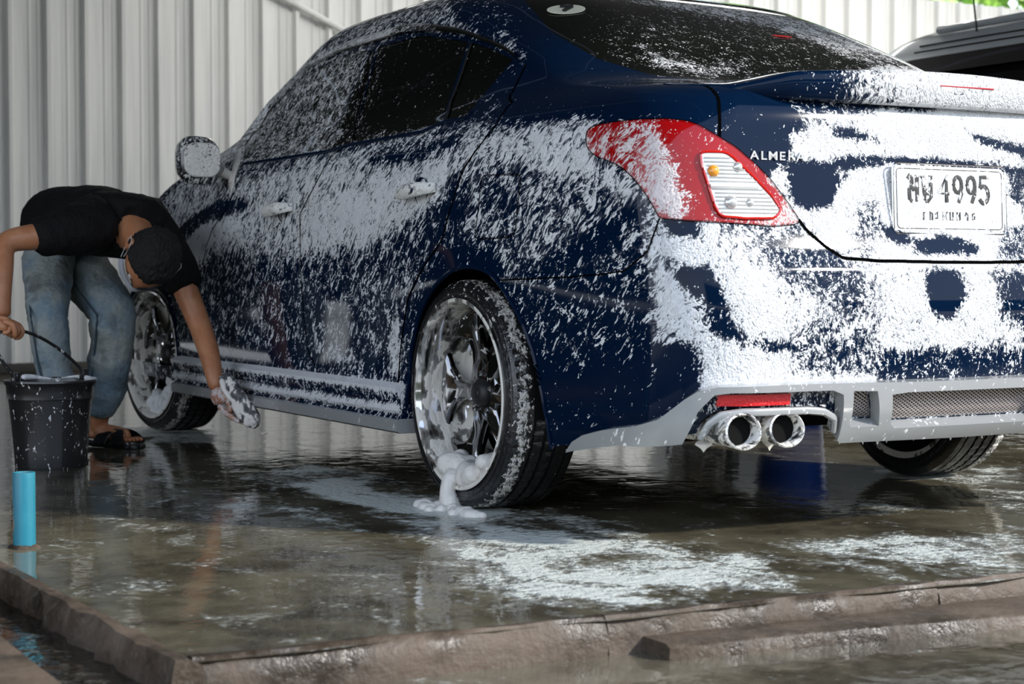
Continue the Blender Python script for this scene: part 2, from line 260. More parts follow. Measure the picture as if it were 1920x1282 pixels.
# feature lines on the car surface, in surface coordinates (u, z)
FEAT = dict(
    lamp=[(1.687,0.935),(1.694,0.916),(1.688,0.890),(1.653,0.870),(1.620,0.861),(1.590,0.853),(1.552,0.836),(1.534,0.822),(1.518,0.808),(1.504,0.790),(1.490,0.772),(1.481,0.756),(1.472,0.740),(1.466,0.724),(1.446,0.722),(1.425,0.720),(1.405,0.718),(1.386,0.717),(1.366,0.716),(1.346,0.715),(1.326,0.714),(1.304,0.713),(1.282,0.712),(1.259,0.711),(1.235,0.710),(1.211,0.708),(1.186,0.707),(1.163,0.709),(1.139,0.711),(1.115,0.713),(1.107,0.723),(1.120,0.739),(1.133,0.755),(1.147,0.771),(1.161,0.786),(1.175,0.801),(1.190,0.816),(1.204,0.827),(1.218,0.839),(1.232,0.850),(1.248,0.860),(1.262,0.871),(1.277,0.881),(1.295,0.890),(1.312,0.900),(1.334,0.912),(1.355,0.925),(1.371,0.931),(1.387,0.936),(1.411,0.939),(1.436,0.942),(1.455,0.942),(1.475,0.942),(1.495,0.943),(1.527,0.943),(1.563,0.943),(1.598,0.942),(1.635,0.941)],
    lampclear=[(1.361,0.864),(1.351,0.867),(1.328,0.867),(1.305,0.867),(1.288,0.858),(1.271,0.844),(1.253,0.829),(1.235,0.815),(1.219,0.801),(1.203,0.787),(1.186,0.773),(1.174,0.757),(1.161,0.742),(1.183,0.724),(1.211,0.723),(1.239,0.723),(1.266,0.722),(1.286,0.724),(1.306,0.725),(1.325,0.726),(1.337,0.746),(1.341,0.763),(1.345,0.779),(1.349,0.796),(1.355,0.819),(1.361,0.842)],
    trunkgap=[(1.209,1.056),(1.291,1.032),(1.296,1.012),(1.298,0.988),(1.303,0.966),(1.306,0.945),(1.309,0.922),(1.312,0.900)],
    trunklow=[(1.107,0.723),(1.089,0.701),(1.073,0.689),(1.056,0.677),(1.039,0.665),(1.022,0.656),(1.005,0.646),(0.974,0.637),(0.917,0.636),(0.860,0.635),(0.802,0.634),(0.745,0.632),(0.686,0.631),(0.626,0.631),(0.565,0.631),(0.503,0.631),(0.441,0.630),(0.378,0.630),(0.315,0.630),(0.252,0.629)],
    bumpgap=[(2.154,0.587),(2.118,0.588),(2.082,0.589),(2.047,0.590),(2.013,0.591),(1.971,0.592),(1.924,0.593),(1.877,0.594),(1.839,0.595),(1.803,0.596),(1.767,0.598),(1.733,0.599),(1.701,0.600),(1.664,0.603),(1.630,0.606),(1.598,0.608),(1.574,0.619),(1.551,0.630),(1.529,0.641),(1.509,0.652),(1.497,0.670),(1.486,0.688),(1.475,0.706),(1.466,0.723)],
    doorgap=[(1.607,1.142),(1.666,1.123),(1.728,1.104),(1.794,1.084),(1.889,1.064),(2.075,1.044),(2.207,1.023),(2.237,1.003),(2.243,0.983),(2.248,0.964),(2.265,0.947),(2.284,0.929),(2.307,0.912),(2.323,0.896),(2.339,0.880),(2.356,0.863),(2.358,0.845),(2.360,0.827),(2.361,0.808),(2.363,0.783),(2.367,0.757),(2.372,0.735),(2.379,0.712),(2.391,0.690),(2.420,0.671),(2.452,0.652),(2.487,0.632),(2.519,0.613),(2.551,0.593),(2.575,0.574),(2.599,0.555),(2.623,0.536),(2.637,0.511),(2.650,0.487),(2.663,0.462),(2.673,0.438),(2.682,0.413),(2.691,0.388),(2.696,0.366),(2.700,0.344),(2.705,0.322),(2.708,0.299),(2.712,0.269),(2.714,0.238)],
    midgap=[(3.513,1.285),(3.495,1.260),(3.479,1.235),(3.466,1.210),(3.455,1.185),(3.445,1.161),(3.436,1.137),(3.430,1.113),(3.424,1.089),(3.434,1.065),(3.498,1.040),(3.502,1.016),(3.440,0.991),(3.469,0.980),(3.498,0.969),(3.530,0.958),(3.506,0.937),(3.493,0.918),(3.486,0.898),(3.478,0.876),(3.472,0.855),(3.465,0.833),(3.455,0.811),(3.445,0.789),(3.390,0.760),(3.358,0.730),(3.340,0.707),(3.329,0.683),(3.321,0.660),(3.318,0.636),(3.319,0.613),(3.319,0.589),(3.318,0.564),(3.319,0.538),(3.320,0.512),(3.321,0.487),(3.323,0.461),(3.319,0.437),(3.315,0.413),(3.310,0.390),(3.305,0.366),(3.278,0.342),(3.252,0.317),(3.225,0.293),(3.195,0.254)],
    fuel=[(2.229,0.842),(2.208,0.846),(2.164,0.845),(2.122,0.844),(2.080,0.843),(2.039,0.842),(2.027,0.833),(2.028,0.815),(2.030,0.797),(2.032,0.778),(2.034,0.760),(2.038,0.742),(2.042,0.724),(2.047,0.705),(2.069,0.692),(2.104,0.691),(2.139,0.690),(2.175,0.690),(2.212,0.689),(2.221,0.697),(2.216,0.718),(2.214,0.738),(2.214,0.759),(2.216,0.780),(2.220,0.800),(2.225,0.821)],
    gfront=[(4.561,0.975),(4.783,1.016),(5.022,1.059),(5.085,1.085),(5.135,1.110),(5.164,1.135),(5.178,1.158),(5.148,1.174),(5.123,1.189),(5.103,1.205),(5.088,1.220),(5.074,1.236),(5.063,1.251),(5.051,1.267),(4.933,1.273),(4.785,1.280),(4.634,1.286),(4.478,1.293),(4.318,1.300),(4.061,1.298),(3.818,1.296),(3.588,1.294),(3.598,1.271),(3.607,1.248),(3.613,1.226),(3.619,1.203),(3.626,1.180),(3.631,1.158),(3.635,1.135),(3.642,1.113),(3.646,1.090),(3.662,1.067),(3.714,1.044),(3.736,1.021),(3.689,0.998),(3.631,0.974),(3.710,0.975),(3.791,0.975),(3.873,0.975),(3.957,0.976),(4.043,0.976),(4.125,0.976),(4.209,0.976),(4.294,0.976),(4.381,0.975),(4.470,0.975)],
    bpillar=[(3.631,0.974),(3.685,0.997),(3.729,1.020),(3.711,1.042),(3.653,1.065),(3.632,1.087),(3.623,1.109),(3.613,1.131),(3.602,1.153),(3.592,1.175),(3.580,1.196),(3.567,1.218),(3.553,1.240),(3.535,1.262),(3.513,1.285),(3.394,1.287),(3.398,1.264),(3.400,1.240),(3.400,1.217),(3.401,1.194),(3.401,1.171),(3.401,1.147),(3.402,1.125),(3.402,1.102),(3.407,1.079),(3.438,1.056),(3.510,1.033),(3.486,1.009),(3.428,0.986),(3.495,0.982),(3.563,0.978)],
    grear=[(3.428,0.986),(3.486,1.010),(3.504,1.034),(3.426,1.058),(3.396,1.081),(3.389,1.105),(3.385,1.128),(3.380,1.151),(3.376,1.175),(3.370,1.198),(3.363,1.222),(3.355,1.246),(3.344,1.270),(3.329,1.294),(3.159,1.294),(2.992,1.294),(2.828,1.294),(2.667,1.295),(2.509,1.295),(2.353,1.295),(2.234,1.285),(2.128,1.276),(2.033,1.266),(1.963,1.257),(1.906,1.248),(1.851,1.240),(1.936,1.219),(2.022,1.198),(2.109,1.178),(2.184,1.157),(2.250,1.137),(2.310,1.116),(2.359,1.095),(2.417,1.074),(2.522,1.053),(2.671,1.032),(2.692,1.010),(2.755,1.000),(2.814,0.990),(2.875,0.990),(2.938,0.989),(3.001,0.988),(3.065,0.987),(3.130,0.986),(3.203,0.986),(3.276,0.986),(3.352,0.986)],
    gquart=[(2.664,1.008),(2.648,1.030),(2.509,1.051),(2.391,1.072),(2.329,1.092),(2.279,1.113),(2.220,1.133),(2.153,1.153),(2.079,1.173),(1.994,1.194),(1.913,1.214),(1.831,1.234),(1.775,1.217),(1.723,1.201),(1.704,1.187),(1.683,1.173),(1.663,1.159),(1.736,1.144),(1.814,1.129),(1.896,1.113),(1.973,1.097),(2.054,1.081),(2.152,1.065),(2.304,1.048),(2.456,1.032),(2.527,1.009),(2.595,1.009)],
    visor_bot=[(5.022,1.059),(5.071,1.080),(5.111,1.100),(5.139,1.120),(5.154,1.140),(5.162,1.159),(5.169,1.177),(5.146,1.193),(5.128,1.209),(5.115,1.225),(5.105,1.241),(5.096,1.257),(5.087,1.273),(4.988,1.279),(4.837,1.286),(4.683,1.293),(4.524,1.299),(4.360,1.306),(4.131,1.306),(3.909,1.306),(3.695,1.306),(3.486,1.306),(3.284,1.307),(3.085,1.308),(2.889,1.309),(2.696,1.310),(2.522,1.305),(2.360,1.300),(2.210,1.295),(2.070,1.290),(1.979,1.280),(1.918,1.270),(1.859,1.261),(1.804,1.252),(1.769,1.238),(1.734,1.224),(1.702,1.210),(1.670,1.197),(1.629,1.171),(1.613,1.143)],
    arch=[(2.632,0.333),(2.631,0.359),(2.629,0.385),(2.617,0.407),(2.606,0.428),(2.594,0.450),(2.581,0.471),(2.568,0.492),(2.543,0.512),(2.517,0.533),(2.490,0.553),(2.451,0.573),(2.412,0.593),(2.374,0.613),(2.318,0.621),(2.265,0.630),(2.208,0.619),(2.181,0.603),(2.154,0.587),(2.142,0.572),(2.129,0.556),(2.117,0.541),(2.104,0.524),(2.091,0.507),(2.077,0.491),(2.067,0.473),(2.058,0.456),(2.047,0.438),(2.037,0.420),(2.030,0.401),(2.023,0.382),(2.016,0.362),(2.008,0.343),(1.999,0.324),(1.988,0.305),(1.973,0.287),(1.957,0.268),(1.938,0.250),(1.911,0.231),(1.876,0.209),(1.845,0.187)],
    rwin=[(1.312,1.348),(1.312,1.323),(1.325,1.300),(1.339,1.276),(1.351,1.254),(1.361,1.232),(1.356,1.218),(1.350,1.204),(1.345,1.190),(1.338,1.177),(1.331,1.164),(1.323,1.151),(1.317,1.138),(1.302,1.130),(1.288,1.122),(1.276,1.114),(1.264,1.106),(1.252,1.099),(1.242,1.091),(1.234,1.083),(1.215,1.080),(1.197,1.077),(1.179,1.074),(1.160,1.072)],
    frontdoor=[(4.148,0.666),(4.136,0.636),(4.132,0.607),(4.131,0.577),(4.133,0.546),(4.137,0.516),(4.135,0.488),(4.134,0.460),(4.133,0.432),(4.132,0.404)],
    divider=[(2.675,1.008),(2.646,1.033),(2.459,1.059),(2.359,1.084),(2.294,1.109),(2.219,1.134),(2.133,1.159),(2.038,1.184),(1.936,1.209),(1.835,1.234)],
    belt=[(4.561,0.975),(4.467,0.974),(4.375,0.974),(4.285,0.974),(4.197,0.973),(4.111,0.973),(4.027,0.973),(3.943,0.973),(3.861,0.973),(3.781,0.972),(3.702,0.972),(3.625,0.972),(3.554,0.976),(3.485,0.980),(3.416,0.984),(3.341,0.984),(3.268,0.984),(3.196,0.984),(3.125,0.985),(3.059,0.985),(2.995,0.986),(2.931,0.986),(2.868,0.987),(2.806,0.987),(2.766,0.994),(2.725,1.000),(2.682,1.007),(2.598,1.007),(2.516,1.007),(2.452,1.027)],
)
# where soap lies on the bodywork: (amount, soft edge in metres, outline in surface coordinates u, z); later ones cover earlier ones
SOAP = [
    (0.37, 0.039, [(5.35,0.868),(5.32,0.988),(5.29,1.108),(4.54,1.114),(3.72,1.090),(3.11,1.070),(2.66,1.052),(2.36,1.037),(1.99,0.986),(1.65,0.947),(1.54,0.824),(1.46,0.710),(1.50,0.548),(1.69,0.570),(1.98,0.594),(2.22,0.620),(2.43,0.524),(2.66,0.419),(2.87,0.228),(3.25,0.201),(3.72,0.170),(4.32,0.133),(4.87,0.160),(4.77,0.308),(4.77,0.519),(4.97,0.731)]),
    (0.1, 0.020, [(1.36,1.444),(1.12,1.432),(0.70,1.432),(0.10,1.432),(-0.59,1.432),(-1.01,1.420),(-1.10,1.384),(-1.09,1.315),(-1.07,1.235),(-1.10,1.166),(-0.39,1.132),(0.26,1.107),(0.83,1.085),(1.17,1.063),(1.31,0.921),(1.47,0.932),(1.70,0.956),(2.15,0.982),(2.32,1.007),(1.57,1.155)]),
    (0.46, 0.016, [(5.35,1.276),(5.14,1.400),(4.12,1.432),(2.08,1.444),(1.50,1.394),(1.59,1.298),(2.68,1.345),(3.54,1.324),(4.95,1.232)]),
    (0.26, 0.026, [(1.78,1.444),(1.33,1.408),(1.45,1.238),(1.68,1.261)]),
    (0.52, 0.013, [(5.28,0.837),(5.24,0.927),(5.29,1.084),(5.38,1.312),(5.00,1.264),(4.96,1.153),(4.87,1.032),(4.44,0.884),(4.67,0.787)]),
    (0.47, 0.020, [(4.50,0.953),(5.27,1.174),(5.06,1.267),(4.32,1.300),(3.58,1.290),(3.67,1.126),(3.64,0.958)]),
    (0.3, 0.020, [(3.64,0.973),(3.58,1.147),(3.42,1.276),(2.89,1.310),(2.30,1.285),(2.83,1.179),(3.24,1.097),(3.39,0.984)]),
    (0.14, 0.016, [(3.40,0.988),(3.25,1.115),(3.20,1.285),(2.28,1.292),(1.81,1.249),(1.65,1.153),(2.45,1.000),(2.78,0.990)]),
    (0.45, 0.013, [(3.53,0.988),(3.29,1.010),(2.81,1.005),(2.37,0.991),(2.24,0.974),(2.32,0.951),(2.70,0.950),(3.13,0.950)]),
    (0.6, 0.018, [(5.01,0.813),(4.32,0.905),(3.63,0.956),(2.89,0.963),(2.34,0.965),(2.01,0.960),(1.68,0.946),(1.64,0.871),(1.96,0.845),(2.23,0.846),(2.33,0.794),(2.42,0.811),(2.47,0.788),(2.57,0.764),(2.64,0.730),(2.75,0.704),(2.85,0.668),(3.03,0.674),(3.18,0.660),(3.34,0.642),(3.59,0.661),(3.98,0.683),(4.21,0.629),(4.37,0.688)]),
    (0.74, 0.018, [(3.40,0.757),(3.33,0.817),(2.96,0.848),(2.67,0.865),(2.48,0.897),(2.57,0.764),(2.75,0.711),(2.85,0.671),(3.22,0.670)]),
    (0.8, 0.013, [(4.73,0.770),(4.28,0.795),(3.88,0.769),(4.11,0.721),(4.23,0.629),(4.38,0.669)]),
    (0.22, 0.011, [(4.61,0.749),(4.49,0.852),(4.19,0.860),(3.99,0.829),(4.34,0.779),(4.40,0.717)]),
    (0.2, 0.013, [(3.11,0.941),(2.46,0.949),(2.44,0.930),(2.80,0.913),(3.11,0.919)]),
    (0.36, 0.018, [(2.44,0.855),(2.26,0.887),(2.20,0.686),(2.40,0.635),(2.48,0.663),(2.44,0.759)]),
    (0.46, 0.018, [(2.31,0.863),(2.00,0.875),(1.65,0.860),(1.51,0.758),(1.49,0.687),(1.75,0.606),(2.14,0.594),(2.26,0.660)]),
    (0.42, 0.013, [(2.24,0.840),(2.05,0.835),(2.06,0.697),(2.21,0.694)]),
    (0.24, 0.013, [(1.82,0.655),(1.53,0.759),(1.51,0.735),(1.64,0.654),(1.84,0.619),(2.05,0.594)]),
    (0.68, 0.016, [(2.00,0.953),(1.70,0.953),(1.67,0.861),(1.57,0.820),(1.53,0.759),(1.65,0.811),(1.97,0.860)]),
    (0.24, 0.016, [(2.51,0.621),(2.33,0.661),(2.14,0.672),(2.12,0.594),(2.03,0.492),(2.31,0.472),(2.66,0.448)]),
    (0.41, 0.053, [(3.03,0.655),(2.61,0.708),(2.50,0.593),(2.71,0.417),(2.71,0.328),(3.07,0.404)]),
    (0.38, 0.053, [(4.00,0.628),(3.48,0.643),(3.03,0.655),(3.07,0.404),(3.46,0.390),(3.90,0.375),(4.06,0.517)]),
    (0.33, 0.033, [(3.90,0.375),(3.33,0.395),(3.07,0.389),(2.71,0.343),(2.63,0.182),(3.02,0.173),(3.50,0.162),(4.06,0.148)]),
    (0.85, 0.005, [(3.88,0.271),(3.23,0.296),(2.72,0.301),(2.72,0.286),(3.23,0.282),(3.88,0.260)]),
    (0.58, 0.016, [(3.31,0.395),(3.10,0.387),(2.93,0.348),(3.07,0.344)]),
    (0.75, 0.011, [(2.73,0.475),(2.69,0.476),(2.70,0.344),(2.76,0.341)]),
    (0.35, 0.021, [(2.12,0.581),(1.84,0.593),(1.58,0.604),(1.49,0.594),(1.50,0.454),(1.76,0.349),(2.04,0.390)]),
    (0.2, 0.026, [(2.04,0.415),(1.77,0.374),(1.50,0.454),(1.40,0.363),(1.41,0.280),(1.56,0.235),(1.77,0.178),(1.97,0.263)]),
    (0.5, 0.008, [(1.70,0.937),(1.46,0.945),(1.46,0.832),(1.46,0.722),(1.52,0.794),(1.67,0.870)]),
    (0.8, 0.009, [(1.48,0.911),(1.45,0.898),(1.42,0.815),(1.40,0.719),(1.47,0.725),(1.48,0.816)]),
    (0.22, 0.011, [(1.43,0.940),(1.35,0.927),(1.31,0.900),(1.19,0.818),(1.12,0.736),(1.26,0.717),(1.35,0.719),(1.39,0.733),(1.40,0.815),(1.43,0.898)]),
    (0.7, 0.009, [(1.21,0.753),(1.15,0.765),(1.11,0.725),(1.12,0.708),(1.23,0.706)]),
    (0.13, 0.008, [(1.09,1.103),(0.73,1.123),(0.21,1.145),(-0.20,1.149),(-0.74,1.168),(0.43,1.025),(1.06,0.978),(1.11,0.903),(1.13,0.736),(1.23,0.818),(1.31,0.900),(1.29,0.995)]),
    (0.42, 0.011, [(0.47,1.085),(-0.26,1.120),(-0.30,1.086),(0.42,1.010),(0.89,0.995),(1.07,0.965),(1.12,0.976)]),
    (0.92, 0.011, [(-0.74,1.168),(-1.17,1.167),(-1.19,1.096),(-0.92,1.024),(-0.84,1.006),(-0.19,1.001),(0.25,1.006),(0.43,1.025)]),
    (0.65, 0.011, [(-0.40,1.106),(-0.91,1.103),(-1.22,1.096),(-0.95,1.024),(-0.95,1.025),(-0.32,1.018),(0.23,1.014)]),
    (0.93, 0.009, [(1.10,0.901),(1.01,0.933),(0.66,0.966),(0.37,0.996),(-0.22,1.004),(-0.87,1.015),(-0.71,0.870),(-0.66,0.731),(-0.54,0.594),(-0.09,0.602),(0.34,0.610),(0.74,0.618),(0.97,0.642),(1.11,0.719),(1.19,0.818),(1.12,0.843)]),
    (0.1, 0.005, [(0.69,1.006),(0.33,1.010),(-0.05,1.015),(0.07,0.988),(0.30,0.981),(0.47,0.989),(0.74,0.982)]),
    (0.02, 0.007, [(1.11,0.853),(1.07,0.859),(0.96,0.852),(0.90,0.811),(0.99,0.757),(1.07,0.743),(1.12,0.762),(1.13,0.819)]),
    (0.12, 0.005, [(0.91,0.930),(0.77,0.934),(0.56,0.910),(0.57,0.900),(0.78,0.907),(0.92,0.913)]),
    (0.1, 0.005, [(0.87,0.869),(0.36,0.873),(-0.10,0.871),(-0.71,0.857),(-0.70,0.839),(-0.43,0.847),(0.09,0.853),(0.54,0.854),(0.88,0.835),(0.96,0.859)]),
    (0.12, 0.005, [(-0.20,0.936),(-0.41,0.928),(-0.73,0.910),(-0.72,0.889),(-0.35,0.904)]),
    (0.35, 0.008, [(-0.53,0.850),(-0.70,0.839),(-0.67,0.748),(-0.53,0.773)]),
    (0.45, 0.008, [(0.80,0.751),(0.64,0.777),(0.62,0.716),(0.70,0.642),(0.92,0.647)]),
    (0.05, 0.005, [(0.62,0.713),(0.46,0.704),(0.38,0.680),(0.44,0.667),(0.60,0.685)]),
    (0.1, 0.005, [(0.36,0.680),(0.15,0.693),(-0.03,0.688),(-0.19,0.667),(-0.13,0.644),(0.10,0.646),(0.39,0.650)]),
    (0.42, 0.007, [(-0.40,0.708),(-0.66,0.722),(-0.58,0.629),(-0.30,0.632)]),
    (0.66, 0.013, [(1.49,0.687),(1.46,0.710),(1.31,0.704),(1.12,0.701),(0.98,0.630),(0.74,0.618),(0.78,0.485),(0.75,0.351),(1.08,0.355),(1.25,0.359),(1.39,0.360),(1.42,0.409),(1.51,0.454),(1.51,0.571)]),
    (0.85, 0.011, [(1.49,0.676),(1.44,0.687),(1.35,0.698),(1.37,0.640),(1.46,0.629),(1.43,0.502),(1.50,0.489)]),
    (0.08, 0.007, [(1.46,0.713),(1.39,0.712),(1.38,0.687),(1.44,0.689)]),
    (0.15, 0.007, [(1.46,0.623),(1.37,0.611),(1.34,0.548),(1.34,0.502),(1.38,0.537),(1.45,0.583)]),
    (0.42, 0.011, [(1.21,0.688),(1.08,0.689),(0.91,0.618),(0.78,0.546),(0.95,0.499),(1.08,0.547),(1.26,0.617)]),
    (0.8, 0.011, [(1.30,0.640),(1.23,0.617),(1.18,0.547),(1.05,0.499),(1.14,0.430),(1.29,0.456),(1.34,0.548)]),
    (0.12, 0.008, [(1.41,0.537),(1.29,0.456),(1.08,0.453),(1.08,0.435),(1.26,0.432),(1.37,0.479)]),
    (0.88, 0.009, [(1.39,0.444),(1.29,0.432),(1.17,0.419),(1.17,0.357),(1.39,0.360)]),
    (0.45, 0.011, [(1.15,0.500),(0.78,0.498),(0.76,0.378),(1.14,0.383)]),
    (0.8, 0.009, [(0.73,0.612),(0.32,0.612),(-0.11,0.613),(-0.56,0.613),(-0.53,0.416),(-0.21,0.444),(0.16,0.421),(0.75,0.426)]),
    (0.08, 0.007, [(0.35,0.594),(0.25,0.612),(0.05,0.606),(0.03,0.544),(0.17,0.495),(0.33,0.521)]),
    (0.3, 0.008, [(-0.26,0.613),(-0.56,0.613),(-0.53,0.442),(-0.39,0.493),(-0.25,0.494)]),
    (0.36, 0.007, [(0.77,0.432),(0.36,0.429),(-0.07,0.426),(-0.53,0.422),(-0.55,0.365),(-0.09,0.364),(0.35,0.364),(0.76,0.363)]),
    (0.15, 0.013, [(1.50,0.443),(1.42,0.444),(1.40,0.360),(1.42,0.333),(1.49,0.361)]),
    (0.97, 0.004, [(1.39,0.372),(1.28,0.374),(1.14,0.373),(0.76,0.370),(0.75,0.346),(1.08,0.349),(1.25,0.352),(1.39,0.351)]),
    (0.27, 0.026, [(1.11,1.307),(0.80,1.312),(0.25,1.324),(-0.43,1.342),(-1.16,1.372),(-0.74,1.168),(0.08,1.130),(0.75,1.100),(1.16,1.072),(1.30,1.138)]),
    (0.6, 0.013, [(1.13,1.153),(1.00,1.110),(0.66,1.124),(1.04,1.088),(1.16,1.118)]),
    (0.52, 0.016, [(1.00,1.371),(0.32,1.389),(-0.68,1.420),(-0.93,1.373),(-1.16,1.336),(-1.19,1.192),(-0.59,1.182),(-0.37,1.291),(0.08,1.313),(0.50,1.338)]),
]
# where soap lies on the floor: (amount, soft edge, outline x, y)
FLOOR_SOAP = [
    (0.56, 0.080, [(2.65,0.95),(2.33,0.74),(1.62,0.69),(1.12,0.78),(0.83,0.78),(0.53,0.89),(0.60,1.02),(1.04,1.06),(1.84,1.07),(2.17,1.09)]),
    (0.85, 0.027, [(1.72,0.99),(1.74,0.84),(1.24,0.88),(1.16,0.81),(0.92,0.75),(0.78,0.84),(0.93,0.97),(1.13,1.02),(1.34,1.05)]),
    (0.95, 0.020, [(1.16,0.85),(1.14,0.77),(0.97,0.73),(0.81,0.82),(0.87,0.91),(1.02,0.92)]),
    (0.7, 0.087, [(0.91,1.04),(0.64,0.83),(0.34,0.72),(-0.05,0.65),(-0.26,0.80),(-0.36,1.07),(-0.26,1.35),(-0.01,1.37),(0.36,1.23)]),
    (0.55, 0.050, [(0.91,0.83),(0.69,0.64),(0.42,0.70),(0.45,0.94),(0.69,1.01)]),
    (0.66, 0.067, [(0.11,0.49),(0.10,0.14),(-0.03,-0.10),(-0.45,0.33),(-0.27,0.40),(-0.11,0.54)]),
    (0.4, 0.053, [(-0.02,0.55),(-0.19,0.40),(-0.45,0.33),(-0.57,0.48),(-0.36,0.62),(-0.18,0.68)]),
    (0.45, 0.033, [(0.69,-0.02),(0.62,-0.22),(0.40,-0.17),(0.36,0.01),(0.50,0.10)]),
    (0.85, 0.020, [(1.17,-0.69),(1.05,-0.91),(0.91,-0.80),(0.91,-0.59),(1.04,-0.58)]),
    (0.5, 0.033, [(1.17,-1.00),(0.94,-1.10),(0.16,-0.30),(0.53,-0.50),(0.85,-0.70)]),
    (0.65, 0.033, [(3.80,0.89),(3.81,0.66),(3.42,0.60),(2.99,0.79),(3.05,0.97),(3.45,0.97)]),
    (0.35, 0.040, [(3.01,0.83),(2.66,0.60),(2.26,0.61),(2.09,0.94),(2.49,1.01)]),
    (0.35, 0.047, [(1.98,1.32),(1.30,1.10),(0.68,1.17),(0.75,1.46),(1.28,1.49)]),
    (0.3, 0.067, [(2.59,1.19),(2.45,0.95),(0.80,1.55),(0.87,1.68)]),
    (0.22, 0.067, [(1.51,1.70),(0.50,1.18),(-0.38,1.52),(-0.25,1.93),(0.57,1.89)]),
    (0.7, 0.020, [(1.35,1.36),(1.38,1.28),(1.24,1.32),(1.22,1.38)]),
    (0.7, 0.020, [(1.17,1.40),(1.15,1.35),(1.03,1.40),(1.07,1.43)]),
]
# ------------------------------------------------------------------ the setting: floor, kerbs, channel, wall, roof
def soap_map(table, base, xmap=lambda v: v):
    """amount of soap at points, from soft-edged outlines"""
    T = [(v, max(s, min(s*2.1, .022)), np.array([(float(xmap(p[0])), p[1]) for p in L])) for v, s, L in table]
    def f(x, y):
        P = np.stack([np.asarray(x, float), np.asarray(y, float)], -1); D = np.full(len(P), float(base))
        for v, s, L in T:
            lo, hi = L.min(0)-4*s, L.max(0)+4*s
            idx = np.where((P > lo).all(1) & (P < hi).all(1))[0]
            if not len(idx): continue
            Q = P[idx]; d2 = np.full(len(Q), 1e9); ins = np.zeros(len(Q), bool)
            for i in range(len(L)):
                a, b = L[i], L[(i+1) % len(L)]; e = b-a; ee = max(e@e, 1e-12)
                t = np.clip(((Q-a)@e)/ee, 0, 1); d2 = np.minimum(d2, ((Q-a-t[:,None]*e)**2).sum(1))
                if a[1] != b[1]: ins ^= ((a[1] > Q[:,1]) != (b[1] > Q[:,1])) & (Q[:,0] < (b[0]-a[0])*(Q[:,1]-a[1])/(b[1]-a[1])+a[0])
            d = np.sqrt(d2)*np.where(ins, -1, 1); w = 1/(1+np.exp(np.clip(d/(s*.5), -30, 30)))
            D[idx] = D[idx]*(1-w)+v*w
        return D
    return f
def wet_floor(name, soap=True, base=((.045,.038,.027), (.17,.152,.10)), wave=.28, dry=0):
    t = NT(name); co = t.obj()
    n = t.noise(co, 1.7, 6, .62); n2 = t.noise(co, 9, 6, .65); n3 = t.noise(co, 60, 3, .6)
    f = t.rng(t.math('ADD', t.math('MULTIPLY', n, .6), t.math('MULTIPLY', n2, .4)), .36, .62)
    col = t.mix(f, *base)
    col = t.mix(t.rng(n3, .5, .75, 0, .35), col, (.16, .145, .11))
    wv = t.noise(t.vec('MULTIPLY', co, (1, 1, 1)), 9, 3, .5, .6); wv2 = t.noise(co, 38, 2, .5)
    h = t.math('ADD', wv, t.math('MULTIPLY', wv2, .12))
    kw = {'Normal': t.bump(h, .006*wave), 'Specular IOR Level': .5}
    if dry: kw = {'Normal': t.bump(t.math('MULTIPLY_ADD', n3, .25, n2), .010), 'Specular IOR Level': .4}
    base_s = t.bsdf(col, t.rng(n2, .4, .7, .03, .10) if not dry else t.rng(n2, .35, .6, .30, .65), 0, 0, **kw)
    if not soap: return t.end(base_s)
    dens = t.n('ShaderNodeAttribute', attribute_name='soap').outputs['Fac'] if soap is True else t.n('ShaderNodeValue').outputs[0]
    if soap is not True: dens.default_value = soap
    q = t.vec('MULTIPLY', co, (.75, 1, 1))
    w = t.n('ShaderNodeVectorMath', {0: t.noise(co, 3.5, 3, out='Color'), 1: (.28,.28,0), 2: q}, operation='MULTIPLY_ADD').outputs[0]
    a = t.noise(w, 7, 6, .62); b = t.noise(co, 40, 3, .6)
    vor = t.n('ShaderNodeTexVoronoi', {'Vector': co, 'Scale': 34.0}).outputs['Distance']
    val = t.math('ADD', t.math('MULTIPLY', a, .72), t.math('MULTIPLY', b, .28))
    val = t.math('ADD', val, t.rng(vor, .12, .30, .07, 0))
    th = t.math('MULTIPLY_ADD', dens, -.42, .70)
    mask = t.math('ADD', t.rng(val, t.math('SUBTRACT', th, .07), t.math('ADD', th, .12), 0, .62), t.rng(val, t.math('ADD', th, .01), t.math('ADD', th, .09), 0, .32))
    foam = t.bsdf((.70, .74, .69), .4, 0, 0, Normal=t.bump(t.math('ADD', mask, b), .008))
    return t.end(t.n('ShaderNodeMixShader', {0: mask, 1: base_s.outputs[0], 2: foam.outputs[0]}))
M['wet'] = wet_floor('wet concrete')
M['wetlow'] = wet_floor('wet lower concrete', soap=.12, wave=.35, base=((.05,.043,.03), (.17,.15,.105)))
M['kerb'] = wet_floor('kerb concrete', soap=False, base=((.028,.020,.013), (.125,.092,.066)), dry=1)
M['pool'] = wet_floor('channel water', soap=False, base=((.008,.006,.005), (.02,.017,.013)), wave=1.2)
fs = soap_map(FLOOR_SOAP, .17)
